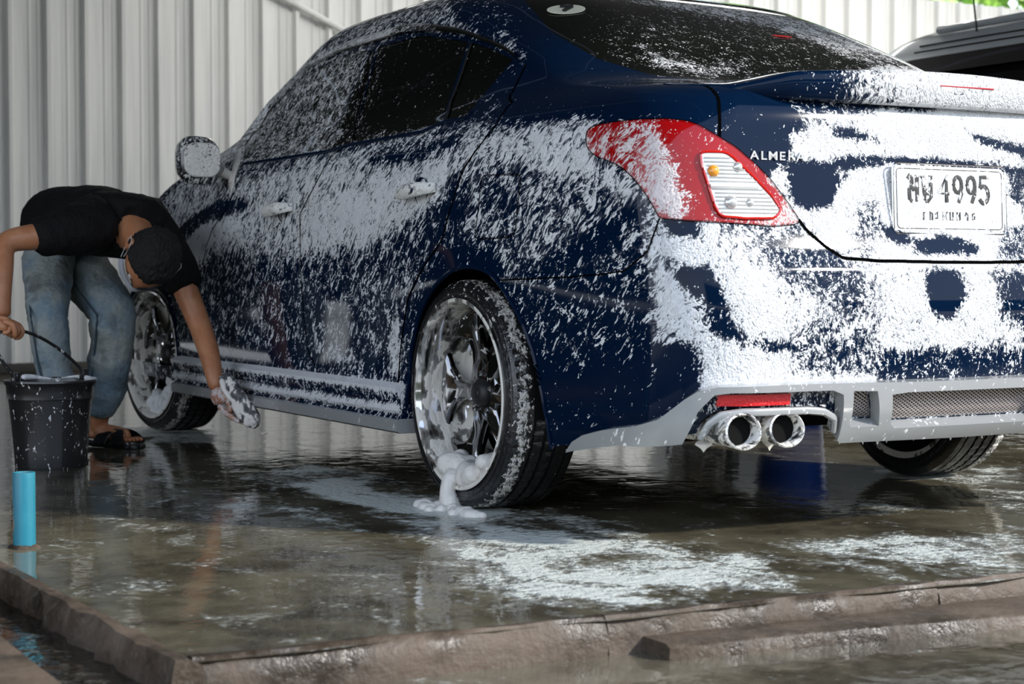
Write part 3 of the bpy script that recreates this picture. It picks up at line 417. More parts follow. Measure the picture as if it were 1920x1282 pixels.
# slab the car stands on: x >= edge1(y), y <= 2.05
def edge1(y): return -.385-.075*(2.03-y)/1.65 + .006*np.sin(y*9)+.004*np.sin(y*23+1)
def edge2(x): return 2.045 + .045*(x+.4)/1.0*(x < .7) + .045*1.1*(x >= .7) + .004*np.sin(x*13)
xs = np.concatenate([np.linspace(0, 4.4, 150), np.linspace(4.5, 8.6, 30)])
ys = np.concatenate([np.linspace(-9.5, -2, 30), np.linspace(-1.95, 2.0, 130)])
X, Y = np.meshgrid(xs, ys)
E1 = edge1(Y); top = 2.05
T = np.clip((Y-1.6)/.4, 0, 1)
XX = E1 + (8.6-E1)*X/8.6; YY = Y + T*(edge2(XX)-2.0)
V = np.stack([XX, YY, 0*X], -1).reshape(-1, 3); nx, ny = len(xs), len(ys)
Fc = [[j*nx+i, j*nx+i+1, (j+1)*nx+i+1, (j+1)*nx+i] for j in range(ny-1) for i in range(nx-1)]
floor = mesh('floor', V, Fc, M['wet']); floor['kind'] = 'structure'
at = floor.data.attributes.new('soap', 'FLOAT', 'POINT')
sv = fs(V[:,0], V[:,1]); sv[(V[:,0] > 4.2) | (V[:,1] < -1.85)] = .1
at.data.foreach_set('value', sv)
# lower yard around the slab
low = B(); low.add([(-9,-12,-.062),(9,-12,-.062),(9,12,-.062),(-9,12,-.062)], [[0,1,2,3]])
o = low.make('floor', M['wetlow'], smooth=False); o['kind'] = 'structure'
# broken kerb edge: short cast lengths, each its own piece
def kerb_piece(name, a, b, h, w, inward, mat, zt=0.012, parent=None, rough=.004, seed=0):
    """a length of kerb from a to b; inward = unit vector towards the slab"""
    r = np.random.default_rng(seed); n = 14; rings = []
    a, b, inward = np.array(a), np.array(b), np.array(inward)
    for i in range(n+1):
        p = a+(b-a)*i/n; k = lambda s=1: float(r.normal(0, rough*s))
        prof = [(-k(.4), -h), (k(), -h*.45), (.004+k(), -.012+k(.5)), (.014+k(.6), zt+k(.3)), (w*.6, zt+k(.25)), (w, zt-.014), (w, -h)]
        rings.append([(p[0]+inward[0]*q, p[1]+inward[1]*q, z) for q, z in prof])
    bb = B().loft(rings); return bb.make(name, mat, parent, True, sharp=50)
n = 9; ky = np.linspace(2.03, -4.6, n+1)
for i in range(n):
    o = kerb_piece('trim_1' if i == 0 else 'trim_1', (edge1(ky[i]), ky[i]-.002, 0), (edge1(ky[i+1]), ky[i+1]+.002, 0), .075, .05, (1, 0, 0), M['kerb'], zt=.006, seed=i)
    o['kind'] = 'structure'
kx = np.linspace(-.40, 4.6, 8)
for i in range(7):
    o = kerb_piece('trim_2', (kx[i]+.002, edge2(kx[i])+.028, 0), (kx[i+1]-.002, edge2(kx[i+1])+.028, 0), .10, .06, (0, -1, 0), M['kerb'], zt=.010, rough=.005, seed=20+i)
    o['kind'] = 'structure'
# water standing in the channel, and the far side of the channel
o = mesh('trim_3', [(-.46,2.07,-.045),(5,2.12,-.045),(5,2.4,-.045),(-.40,2.25,-.045)], [[0,1,2,3]], M['pool'], smooth=False); o['kind'] = 'structure'
o = kerb_piece('trim_4', (-1.5, 2.235, 0), (5, 2.20, 0), .09, 1.8, (0, 1, 0), M['kerb'], zt=.0, rough=.003, seed=41); o['kind'] = 'structure'
# lower concrete step in front, with its broken end
def plank(x0, x1, ya, yb, z0, z1, name):
    rings = []; r = np.random.default_rng(5)
    for i in range(31):
        f = i/30; y = ya+(yb-ya)*f; e = r.normal(0, .003, 4)
        rings.append([(x0(y)+e[0], y, z0), (x0(y)+e[1], y, z1-.006+e[2]*.3), (x0(y)+.008, y, z1), (x1(y), y, z1+e[3]*.3), (x1(y), y, z0)])
    return B().loft(rings).make(name, M['kerb'], None, True, sharp=50)
o = plank(lambda y: -.505-.105*(1.225-y)/.75, lambda y: edge1(y)+.01, 1.222, -4.5, -.075, -.034, 'trim_5'); o['kind'] = 'structure'
# corrugated wall behind, one sheet after the other
def wallmat():
    t = NT('painted corrugated sheet'); co = t.obj()
    s = t.vec('MULTIPLY', co, (1, 12, .5)); n1 = t.noise(s, 1.5, 4, .6); n2 = t.noise(co, 1.2, 3)
    c = t.mix(t.rng(n1, .35, .7, 0, .6), (.74, .74, .72), (.52, .525, .52))
    c = t.mix(t.rng(n2, .4, .7, 0, .3), c, (.78,.78,.76))
    return t.end(t.bsdf(c, .45, .0, 0))
M['sheet'] = wallmat()
PITCH = .235
def sheet(y0, y1, x, zt, name='metal_sheet', parent=None):
    prof = []; k0 = round(y0/PITCH); k1 = round(y1/PITCH)
    for k in range(k0, k1):
        b = k*PITCH
        prof += [(b, 0), (b+.070, 0), (b+.078, -.0), (b+.092, .042), (b+.100, .042), (b+.116, .042), (b+.130, .0), (b+.150, 0), (b+.155, .006), (b+.165, .006), (b+.17, 0), (b+.205, 0), (b+.21, .006), (b+.22, .006), (b+.225, 0)]
    prof.append((k1*PITCH+.012, 0))
    V = []; zs_ = np.linspace(0.02, zt, 3)
    for z in zs_: V += [(x-d, y, z) for y, d in prof]
    m = len(prof); Fc = [[i*m+j, i*m+j+1, (i+1)*m+j+1, (i+1)*m+j] for i in range(2) for j in range(m-1)]
    return mesh(name, V, Fc, M['sheet'], parent, smooth=False)
wall = thing('wall_back', (7.9, 0, 0), None, None); wall['kind'] = 'structure'
for a in np.arange(-12*.94, .5, .94):
    sheet(a, a+.94, 7.9+random.uniform(-.003, .003), 2.85 if a < -3.5 else 3.39, parent=wall)
b = B()
for z in (.9, 1.9, 2.8): b.box((7.96, -3, z), (.05, 17, .06))
b.v = [(p[0], min(p[1], .9), p[2]) for p in b.v]
b.make('wall_rail', plain('galvanised steel', (.4,.4,.4), .5, .7), wall, False)
br = B().tube([(7.84, -1.35, 2.46), (7.84, -2.14, 2.12)], .022, 8)
tag(br.make('diagonal_brace', M['sheet']), 'thin diagonal grey bar fixed across the upper corrugated wall', 'bar')
b = B().box((7.88, -5.2, .03), (.14, 12.2, .06), bev=.01); o = b.make('baseboard_back', plain('dark wall base', (.05,.045,.04), .7)); o['kind'] = 'structure'
# unseen dark wall on the left, added to darken reflections, and the roof sheets overhead
lw = thing('unseen_wall_left', (3, 6.6, 0), None, None); lw['kind'] = 'structure'
b = B().box((5.3, 6.6, 1.7), (5.6, .12, 3.4)).box((8.02, 3.8, 1.7), (.12, 5.8, 3.4)); b.make('unseen_wall_panel', plain('added dark green reflection wall', (.035, .042, .036), .7, vary=.3), lw, False)
M['roofm'] = plain('roof underside', (.12, .12, .12), .6)
rf = thing('ceiling', (3.5, -2, 3.4), None, None); rf['kind'] = 'structure'
for y in np.arange(-11, 6.6, 1.1):
    B().box((2.95, y+.54, 3.42), (10.0, 1.09, .03)).make('roof_panel', M['roofm'], rf, False)
M['tube'] = NT('strip light tube'); M['tube'] = M['tube'].end(M['tube'].n('ShaderNodeEmission', {'Color': (1, .985, .95, 1), 'Strength': 4}))
for k, (x, y) in enumerate([(5.9, yy) for yy in (-1.6, -3.6, -5.6, -7.8)]):
    fx = B().box((x, y, 3.36), (.62, 1.28, .05), bev=.008).make('strip_light', plain('white lamp housing', (.7,.7,.68), .5), rf)
    B().box((x, y, 3.325), (.54, 1.18, .012)).make('light_tube', M['tube'], fx)
    ld = bpy.data.lights.new('strip_lamp', 'AREA'); lo = bpy.data.objects.new('strip_lamp', ld); COL.objects.link(lo); ld.shape = 'RECTANGLE'; ld.size = .55; ld.size_y = 1.2
    ld.energy = 38 if y > -4 else 80; ld.color = (1, .985, .95); lo.location = (x, y, 3.29); lo.rotation_euler = Vector((-.42, 0, 1)).to_track_quat('Z', 'Y').to_euler(); lo.rotation_euler = Euler((0, -.40, 0))
B().box((-17, -9, 1.9), (.3, 46, 3.8)).make('unseen_reflection_slab', plain('added dark reflection slab', (.03,.045,.025), .9, vary=.5, bump=(3,.2)))['kind'] = 'structure'  # unseen dark slab, added so the rear paint mirrors less sky
# bushes beyond the wall, seen over its top on the right
# ------------------------------------------------------------------ the blue car
car = thing('car', (2.2, 0, 0), 'dark blue four-door saloon car covered in white soap lather, seen from its rear left corner', 'car')
_u = np.linspace(0, 7, 1401); _P = surf(_u, np.full_like(_u, .7)); _A = np.concatenate([[0], np.cumsum(np.linalg.norm(np.diff(_P, axis=0), axis=1))])
def A_of(u): return np.sign(u)*np.interp(np.abs(u), _u, _A)
_soap = soap_map(SOAP, .40, lambda u: A_of(u))
def soap_at(u, z): return _soap(A_of(np.asarray(u)), z)
def u_of(a): return np.interp(a, _A, _u)
def pip(P, poly):
    poly = np.asarray(poly); x, y = P[:,0], P[:,1]; ins = np.zeros(len(P), bool)
    for i in range(len(poly)):
        a, b = poly[i], poly[(i+1) % len(poly)]
        if a[1] == b[1]: continue
        c = (a[1] > y) != (b[1] > y); ins ^= c & (x < (b[0]-a[0])*(y-a[1])/(b[1]-a[1])+a[0])
    return ins
def along(L, n):
    L = np.asarray(L, float); d = np.concatenate([[0], np.cumsum(np.hypot((A_of(L[1:,0])-A_of(L[:-1,0])), L[1:,1]-L[:-1,1]))])
    t = np.linspace(0, d[-1], n); return np.stack([np.interp(t, d, L[:,0]), np.interp(t, d, L[:,1])], -1)
def on_side(u, z, side=1, off=0.0):
    u = np.asarray(u, float); P = surf(np.abs(u), z); n = normal(P); P = P+n*off
    s = np.where(u < 0, -1, 1)*side; P[...,1] *= s; n[...,1] *= s
    return P, n
FEAT['trunkgap'].append((1.312, .900))
def smooth_line(L, k=2, closed=False):
    L = [tuple(p) for p in L]
    for _ in range(k):
        R_ = [] if closed else [L[0]]; m = len(L)
        for i in range(m if closed else m-1):
            a, b_ = L[i], L[(i+1) % m]; R_ += [(a[0]*.75+b_[0]*.25, a[1]*.75+b_[1]*.25), (a[0]*.25+b_[0]*.75, a[1]*.25+b_[1]*.75)]
        L = R_ if closed else R_+[L[-1]]
    return L
for _k in ('arch',): FEAT[_k] = smooth_line(smooth_line(FEAT[_k][::2]+([FEAT[_k][-1]] if len(FEAT[_k]) % 2 == 0 else []), 2) if _k == 'arch' else FEAT[_k], 2)
for _k in ('lampclear', 'fuel', 'lamp'): FEAT[_k] = smooth_line(FEAT[_k], 1, True)
F_ = FEAT
# rear arch, rounded; front arch as a circle on the fender
def arch_front():
    r = []
    for a in np.linspace(-8, 188, 30):
        x, z = 3.6+.345*math.cos(math.radians(a)), .305+.335*math.sin(math.radians(a))
        xr, xf, w = spine(z)
        u = 2+3*(x-xr)/(xf-xr) if x <= xf else None
        if u is None:
            P = None; uu = np.linspace(5, 5.9, 400); S = surf(uu, np.full_like(uu, z)); u = uu[np.argmin(abs(S[:,0]-x))]
        r.append((float(u), z))
    return r
AF = arch_front()
def bottom(u):     # lower edge of the bodywork
    return np.interp(u, [0, 1.33, 1.55, 1.86, 2.0, 2.66, 2.70, 4.2, 4.3, 7], [.262, .262, .225, .190, .188, .188, .178, .178, .20, .22])
AR = [(2.70, .17), (2.655, .25)] + F_['arch'] + [(1.84, .17)]
door_r = F_['doorgap']; mid = F_['midgap']
fd_line = [(4.13, .19), (4.137, .404), (4.14, .516), (4.145, .666), (4.20, .80), (4.34, .90), (4.58, .955), (4.60, .975)]
vb = F_['visor_bot']
rear_door = mid[::-1] and ([(p[0], p[1]) for p in mid] + [(3.19, .19), (2.72, .19)] + door_r[::-1])
front_door = [(p[0], p[1]) for p in mid] + [(3.19, .19)] + fd_line + [(5.03, 1.07), (5.17, 1.18), (5.05, 1.29), (4.4, 1.31)]
rwin = [(0, 1.058), (1.12, 1.064)] + F_['rwin'][::-1] + [(1.30, 1.385), (.7, 1.402), (0, 1.405)]
trunk = [(0, 1.058), (1.16, 1.066)] + F_['trunkgap'] + [p for p in F_['lamp'] if p[0] < 1.315 and p[0] > 1.10 and p[1] > .715 and p[1] < .905 and not (p[1] < .73 and p[0] > 1.11)][::-1]
_lampinner = sorted([p for p in F_['lamp'] if 1.095 < p[0] < 1.315 and .722 < p[1] < .903], key=lambda p: -p[1])
trunk = [(0, 1.058), (1.16, 1.066)] + F_['trunkgap'] + _lampinner + F_['trunklow'] + [(0, .629)]
_lampbot = sorted([p for p in F_['lamp'] if p[1] < .727 and p[0] < 1.47], key=lambda p: -p[0])
bump_r = [(0, .629)] + F_['trunklow'][::-1] + _lampbot[::-1] + F_['bumpgap'][::-1] + F_['arch'][[i for i, p in enumerate(F_['arch']) if p[0] < 2.16][0]:] + [(1.84, .16), (0, .16)]
wind = [(5.42, 1.045), (7, 1.07), (7, 1.40), (5.6, 1.385), (5.5, 1.30), (5.42, 1.16)]
hood = [(5.22, .985), (7, 1.03), (7, .66), (5.62, .66), (5.18, .88)]
bump_f = [(7, .66), (5.62, .66), (5.3, .60), (4.9, .56), (4.6, .16), (7, .16)]
cut = [(1.385, .20), (1.383, .282), (1.36, .302), (1.32, .310), (1.10, .310), (1.05, .303), (1.015, .285), (1.01, .20)]
REG = [('fuel', F_['fuel']), ('lamp', F_['lamp']), ('bpillar', F_['bpillar']), ('gfront', F_['gfront']), ('grear', F_['grear']), ('gquart', F_['gquart']),
       ('rwin', rwin), ('wind', wind), ('hood', hood), ('trunk', trunk), ('bump_r', bump_r), ('rear_door', rear_door), ('front_door', front_door), ('bump_f', bump_f)]
def dens(poly, n=.02):
    o = []
    for i in range(len(poly)):
        a, b = np.array(poly[i], float), np.array(poly[(i+1) % len(poly)], float)
        k = max(1, int(max(abs(A_of(b[0])-A_of(a[0])), abs(b[1]-a[1]))/n)); o += [tuple(a+(b-a)*j/k) for j in range(k)]
    return o
REG = [(n_, dens(p)) for n_, p in REG]
_pts, _edges = [], []
def _loop(poly, closed=True):
    i0 = len(_pts)
    for p in poly: _pts.append((float(A_of(p[0])), p[1]))
    m = len(poly)
    for i in range(m if closed else m-1): _edges.append((i0+i, i0+(i+1) % m))
for n_, p in REG: _loop(p)
_loop(dens(AR), True); _loop(dens(AF), True); _loop(dens(cut), True)
MC = [[(.975,.343),(.81,.341),(.745,.279),(.95,.279),(.955,.288)], [(.67,.332),(.55,.336),(0,.336),(0,.272),(.60,.272),(.635,.282)]]
for _m in MC: _loop(dens(_m), True)
zl = np.concatenate([np.arange(.165, .98, .0125), np.arange(.98, 1.085, .006), np.arange(1.085, 1.40, .0105), np.arange(1.40, 1.455, .005), np.arange(1.455, 1.492, .003)])
al = np.concatenate([np.arange(0, 3.75, .0125), np.arange(3.75, _A[-1], .04), [_A[-1]]])
ub = u_of(al); zb = bottom(ub)
_loop([(u_of(a), b) for a, b in zip(al, zb)] + [(7.0, 1.4915), (0, 1.4915)])
for j, z in enumerate(zl):
    for i, a in enumerate(al):
        if z > zb[i]+.005: _pts.append((a+(.003 if j % 2 else 0)*(0 < i < len(al)-1), z))
_r = delaunay_2d_cdt([Vector(p) for p in _pts], _edges, [], 0, 1e-5)
CV = np.array([(v.x, v.y) for v in _r[0]]); CF = np.array([f for f in _r[2] if len(f) == 3])
CU = np.interp(CV[:,0], _A, _u); P0 = surf(CU, CV[:,1]); N0 = normal(P0)
cen = np.stack([CU[CF].mean(1), CV[CF][:,:,1].mean(1)], -1)
dead = pip(cen, MC[0]) | pip(cen, MC[1]) | pip(cen, AR) | pip(cen, AF) | pip(cen, cut) | (cen[:,1] < bottom(cen[:,0])) | (cen[:,1] > 1.4915)
lab = np.full(len(CF), -1)
for k in range(len(REG)-1, -1, -1): lab[pip(cen, REG[k][1])] = k
lab[dead] = -2
# orient outwards
a_, b_, c_ = P0[CF[:,0]], P0[CF[:,1]], P0[CF[:,2]]
flip = np.einsum('ij,ij->i', np.cross(b_-a_, c_-a_), N0[CF[:,0]]) < 0
CF[flip] = CF[flip][:, ::-1]
def panel(name, key, mat, off=0.0, side=1, label=None, soap=None, parent=None):
    k = -1 if key is None else [r[0] for r in REG].index(key)
    f = CF[lab == k]; idx = np.unique(f); mp = np.full(len(CV), -1); mp[idx] = np.arange(len(idx)); f = mp[f]
    P = P0[idx]+N0[idx]*off; n = N0[idx].copy()
    s_ = soap_at(side*CU[idx], CV[idx,1]) if soap is None else np.full(len(idx), soap)
    if side < 0: P[:,1] *= -1; n[:,1] *= -1; f = f[:, ::-1]
    o = mesh(name, P, f, mat, parent or car, nrm=n, label=label)
    at = o.data.attributes.new('soap', 'FLOAT', 'POINT'); at.data.foreach_set('value', s_.astype(np.float32))
    return o
def merge(name, key, mat, off=0.0, label=None, soap=None):
    """a panel that runs across the centre line"""
    a = panel(name, key, mat, off, 1, label, soap); b = panel(name+'_', key, mat, off, -1, None, soap)
    n1 = [tuple(v.vector) for v in a.data.corner_normals] if False else None
    V = [tuple(v.co) for v in a.data.vertices]; W = [tuple(v.co) for v in b.data.vertices]; m = len(V)
    Fs = [tuple(p.vertices) for p in a.data.polygons] + [tuple(i+m for i in p.vertices) for p in b.data.polygons]
    sa = np.zeros(m); a.data.attributes['soap'].data.foreach_get('value', sa) if False else None
    s1 = [d.value for d in a.data.attributes['soap'].data] + [d.value for d in b.data.attributes['soap'].data]
    bpy.data.objects.remove(a); bpy.data.objects.remove(b)
    Wd = np.array(V+W)+np.array(car.location); q = Wd.copy(); q[:,1] = np.abs(q[:,1]); n = normal(q); n[:,1] *= np.sign(Wd[:,1])
    o = mesh(name, Wd, Fs, mat, car, nrm=n, label=label)
    at = o.data.attributes.new('soap', 'FLOAT', 'POINT'); at.data.foreach_set('value', s1)
    return o
merge('body_shell', None, M['paint'])
merge('trunk_lid', 'trunk', M['paint']); merge('rear_bumper', 'bump_r', M['paint']); merge('front_bumper', 'bump_f', M['paint'])
merge('hood', 'hood', M['paint']); merge('rear_window', 'rwin', M['glass'], -.002); merge('windshield', 'wind', M['glass'], -.002)
def outward_patch(name, poly, mat, off, thick, side=1, holes=(), step=.012, label=None, soap=None, parent=None, bulge=0):
    """a thick plate following the bodywork: poly in (u,z), standing 'off' proud, with walls 'thick' deep"""
    poly = dens(poly, step); holes = [dens(h, step) for h in holes]
    pts, ed, loops = [], [], []
    for L in [poly]+holes:
        i0 = len(pts); m = len(L); pts += [(float(A_of(p[0])), p[1]) for p in L]; ed += [(i0+i, i0+(i+1) % m) for i in range(m)]; loops.append(list(range(i0, i0+m)))
    a = np.array(pts); nb = len(pts)
    g = [(x, z) for x in np.arange(a[:,0].min(), a[:,0].max(), step) for z in np.arange(a[:,1].min(), a[:,1].max(), step)]
    r = delaunay_2d_cdt([Vector(p) for p in pts+g], ed, [], 0, 1e-6)
    V2 = np.array([(v.x, v.y) for v in r[0]]); T = np.array([f for f in r[2] if len(f) == 3])
    c = V2[T].mean(1); pa = [(A_of(p[0]), p[1]) for p in poly]; ok = pip(c, pa)
    for h in holes: ok &= ~pip(c, [(A_of(p[0]), p[1]) for p in h])
    T = T[ok]; u = np.sign(V2[:,0])*np.interp(np.abs(V2[:,0]), _A, _u)
    P, nn = on_side(u, V2[:,1], 1, off); Q, _ = on_side(u, V2[:,1], 1, off-thick)
    e1 = P[T[:,1]]-P[T[:,0]]; e2 = P[T[:,2]]-P[T[:,0]]; fl = np.einsum('ij,ij->i', np.cross(e1, e2), nn[T[:,0]]) < 0
    T[fl] = T[fl][:, ::-1]
    E = {}
    for t in T:
        for i in range(3):
            x, y = t[i], t[(i+1) % 3]
            if (y, x) in E: del E[(y, x)]
            else: E[(x, y)] = 1
    m = len(P); Fs = [tuple(t) for t in T] + [(y, x, x+m, y+m) for x, y in E]
    V = np.concatenate([P, Q])
    used = np.unique(np.concatenate([np.array(f) for f in Fs])); mp = np.full(len(V), -1); mp[used] = np.arange(len(used))
    Fs = [tuple(mp[list(f)]) for f in Fs]; V = V[used]; sv = soap_at(np.concatenate([u, u])[used], np.concatenate([V2[:,1]]*2)[used]) if soap is None else np.full(len(V), soap)
    if side < 0: V[:,1] *= -1; Fs = [f[::-1] for f in Fs]; sv[:] = .4 if soap is None else soap
    o = mesh(name, V, Fs, mat, parent or car, label=label, sharp=35)
    at = o.data.attributes.new('soap', 'FLOAT', 'POINT'); at.data.foreach_set('value', sv.astype(np.float32))
    return o
def ribbon(name, L, w=.005, off=.0012, side=1, mat=None, parent=None, n=None, closed=False):
    if closed: L = list(L)+[L[0]]
    n = n or max(4, int(len(L)*2)); L = along(L, n)
    P, nn = on_side(L[:,0], L[:,1], 1, off); t = np.gradient(P, axis=0); b = np.cross(nn, t); b /= np.linalg.norm(b, axis=1, keepdims=True)
    V = np.concatenate([P-b*w/2, P-nn*.004, P+b*w/2]); Fs = [(i, i+1, n+i+1, n+i) for i in range(n-1)]+[(n+i, n+i+1, 2*n+i+1, 2*n+i) for i in range(n-1)]
    V = V.copy(); V[n:2*n] = P-nn*(off-.0004)
    if side < 0: V[:,1] *= -1
    return mesh(name, V, Fs, mat or M['gap'], parent or car)
for s in (1, -1):
    fdp = panel('front_door', 'front_door', M['paint'], 0, s); rdp = panel('rear_door', 'rear_door', M['paint'], 0, s)
    ffd = panel('fuel_filler_door', 'fuel', M['paint'], .0008, s) if s > 0 else panel('quarter_panel', 'fuel', M['paint'], 0, s)
    lp = panel('tail_lamp', 'lamp', M['lamp'], .002, s)
    panel('door_pillar', 'bpillar', M['glass'], -.002, s); panel('side_window', 'gfront', M['glass'], -.003, s)
    panel('side_window', 'grear', M['glass'], -.003, s); panel('quarter_window', 'gquart', M['glass'], -.003, s)
    ribbon('panel_gap', door_r, .0065, side=s); ribbon('panel_gap', mid, .005, side=s); ribbon('panel_gap', fd_line, .005, side=s)
    ribbon('panel_gap', F_['bumpgap'], .0035, side=s); ribbon('panel_gap', F_['trunkgap'], .007, side=s)
    ribbon('panel_gap', F_['trunklow']+[(0, .629)], .008, side=s); ribbon('lamp_seal', F_['lamp'], .0035, side=s, closed=True, off=.003, parent=lp)
    if s > 0: ribbon('panel_gap', F_['fuel'], .0045, side=s, closed=True, off=.0016)
    ribbon('window_seal', F_['belt'], .014, side=s, off=.002, mat=M['paint'], n=60)
    ribbon('window_divider', F_['divider'], .012, side=s, off=.0008, mat=M['black'], n=30)
    # rear wheel arch lip
    L = along(AR[1:-1], 70); P, nn = on_side(L[:,0], L[:,1], 1, .002); bb = B()
    P[:,1] *= s; bb.tube(P, .006, 6, cap=True); bb.make('arch_lip', M['paint'], car)
    L = along(AF, 60); P, nn = on_side(L[:,0], L[:,1], 1, .002); P[:,1] *= s; B().tube(P, .006, 6).make('arch_lip', M['paint'], car)
    # rain visor above the side windows
    L = along(vb, 90); P, nn = on_side(L[:,0], L[:,1], 1, .022); Q, n2 = on_side(L[:,0], np.minimum(L[:,1]+.040, 1.46), 1, .003); Rr, _ = on_side(L[:,0], L[:,1]+.010, 1, .002)
    mid_ = P*.55+Q*.45+nn*.006
    V = np.concatenate([Q, mid_, P, P-nn*.003+np.array([0,0,.0]), Rr]); V[:,1] *= s; m = 90
    o = mesh('rain_visor', V, [(k*m+i, k*m+i+1, (k+1)*m+i+1, (k+1)*m+i) for k in range(4) for i in range(m-1)], M['visor'] if 'visor' in M else M['glass'], car)
    at = o.data.attributes.new('soap', 'FLOAT', 'POINT'); sv = np.tile(np.where(L[:,0] > 2.9, .62, np.where(L[:,0] > 2.0, .42, .12)), 5); at.data.foreach_set('value', sv.astype(np.float32))
# ---- clear part of the tail lamp: a silver bowl with ribs and bulb behind clear plastic
M['bowl'] = plain('lamp reflector', (.72, .72, .70), .22, .55)
M['orange'] = plain('amber bulb', (.9, .35, .03), .2, 0, .8)
M['lens'] = NT('clear lens'); M['lens'] = M['lens'].end(M['lens'].bsdf((.97,.97,.95), .02, 0, 0, **{'Transmission Weight': 1, 'IOR': 1.1}))
M['redrim'] = plain('red lamp rim', (.62, .012, .006), .12, 0, 1)
for s in (1, -1):
    cl = F_['lampclear']; cc = np.array(cl).mean(0)
    o = outward_patch('clear_lens', cl, M['bowl'], .0055, .003, s, soap=.1)
    L = np.array(cl); ring = [(cc[0]+(p[0]-cc[0])*1.0, cc[1]+(p[1]-cc[1])*1.0) for p in cl]
    Lr = along(ring+[ring[0]], 80); P, nn = on_side(Lr[:,0], Lr[:,1], 1, .006); P[:,1] *= s
    B().tube(P, .0030, 6).make('lens_rim', M['redrim'], o)
    bb = B()
    for k, zz in enumerate(np.arange(.735, .862, .0085)):
        uu = np.linspace(1.16, 1.36, 40); ins = pip(np.stack([uu, np.full(40, zz)], -1), cl); uu = uu[ins]
        if len(uu) < 4: continue
        P, nn = on_side(uu[1:-1], np.full(len(uu)-2, zz), 1, .0065); P[:,1] *= s; bb.tube(P, .0022, 5)
    bb.make('lens_rib', M['bowl'], o)
    P, nn = on_side(np.linspace(1.225, 1.345, 20), np.full(20, .792), 1, .007); P[:,1] *= s; B().tube(P, .006, 6).make('lens_bar', plain('white lamp bar', (.85,.85,.83), .3), o)
    for (uu, zz, r_, mt) in ((1.335, .825, .014, 'orange'), (1.275, .835, .012, 'bowl'), (1.30, .757, .016, 'bowl'), (1.25, .757, .010, 'bowl')):
        P, nn = on_side(np.array([uu]), np.array([zz]), 1, .004); c = P[0]; c[1] *= s
        bb = B(); bb.lathe([(0.0001, -r_), (r_*.5, -r_*.86), (r_*.86, -r_*.5), (r_, 0), (r_*.86, r_*.5), (r_*.5, r_*.86), (0.0001, r_)], c, 'Z', 14); bb.make('bulb', M[mt], o)
# ---- spoiler on the boot lid
def zdeck(x, y):
    lo_, hi_ = .85, 1.3
    for _ in range(26):
        m_ = (lo_+hi_)/2
        if F(np.array(x), np.array(y), np.array(m_)) < 0: lo_ = m_
        else: hi_ = m_
    return lo_
rings = []
for y in np.concatenate([np.linspace(-.655, -.45, 14), np.linspace(-.42, .42, 29), np.linspace(.45, .655, 14)]):
    e = min(1, (.66-abs(y))/.22); e = max(.02, e)**.55
    xb = .112+.15*y*y + (1-e)*.17; zt = 1.052-.040*(abs(y)/.66)**2 + .020*e; zt = .992+(zt-.992)*(e*.9+.1)
    xf_ = .43 if abs(y) < .53 else .43-.27*(abs(y)-.53)/.125
    xf_ = max(xf_, xb+.03)
    lo = .992+.0*e
    tp_ = []
    for q in (.06, .2, .4, .6, .8, 1.0):
        x_ = xb+(xf_-xb)*q; zd = zdeck(x_, y); top_ = zt+.010*e*math.sin(min(1, q*2)*math.pi/2); w_ = (1-q**1.6)*e**.5
        tp_.append((x_, y, max(zd*(1-w_)+max(top_, zd)*w_, zd)-(.002 if q == 1 else 0)+.0015*(q < 1)))
    rings.append([(xb+.012, y, lo), (xb+.001, y, lo+.006), (xb-.006*e, y, (lo+zt)/2), (xb-.012*e, y, zt-.010*e), (xb-.004, y, zt-.001)]+tp_+[(xf_-.02, y, zdeck(xf_, y)-.03), (xb+.06, y, lo)])
bb = B().loft(rings); o = bb.make('spoiler', M['paint'], car, sharp=60)
at = o.data.attributes.new('soap', 'FLOAT', 'POINT')
vy = np.array([v.co.y for v in o.data.vertices]); at.data.foreach_set('value', np.interp(-vy, [-.66, -.45, -.35, -.28, -.2, -.1, .7], [.06, .14, .30, .50, .66, .80, .85]).astype(np.float32))
B().box((.110, -.04, 1.040), (.012, .17, .004), bev=.0015).make('brake_light', plain('red brake light', (.45,.01,.02), .3), car)
# ---- number plate, its recess frame, lettering
def plate_xyz(y, z, d=0): return (.094-d+.055*(z-.77)+.07*y*y*0, y, z)
PY, PZ = .012, .776
bb = B(); c = plate_xyz(PY, PZ)
def rrect(w, h, r, n=5):
    o = []
    for cx, cy, a0 in ((w/2-r, h/2-r, 0), (-w/2+r, h/2-r, 90), (-w/2+r, -h/2+r, 180), (w/2-r, -h/2+r, 270)):
        for k in range(n+1): a = math.radians(a0+90*k/n); o.append((cx+r*math.cos(a), cy+r*math.sin(a)))
    return o
pl = thing('number_plate', (.09, PY, PZ), None, None); del_ = pl; pl.parent = car; pl.location = (.106-2.2, PY, PZ); pl.rotation_euler = (0, .05, 0)
M['plate'] = soapy('number plate enamel', (.80,.80,.78), .3, density=.42, scale=1, d=(0,0,1), k=.5, tint=(.86,.87,.88), vary=.8)
M['platetext'] = soapy('plate lettering', (.015,.014,.012), .4, density=.40, scale=.9, d=(0,0,1), k=.5, tint=(.86,.87,.88), vary=.9)
o = B().loft([[(.004, y, z) for y, z in rrect(.342, .152, .014)], [(-.002, y, z) for y, z in rrect(.342, .152, .014)], [(-.003, y, z) for y, z in rrect(.336, .146, .012)]]).make('plate_panel', M['plate'], pl, world=False, sharp=30)
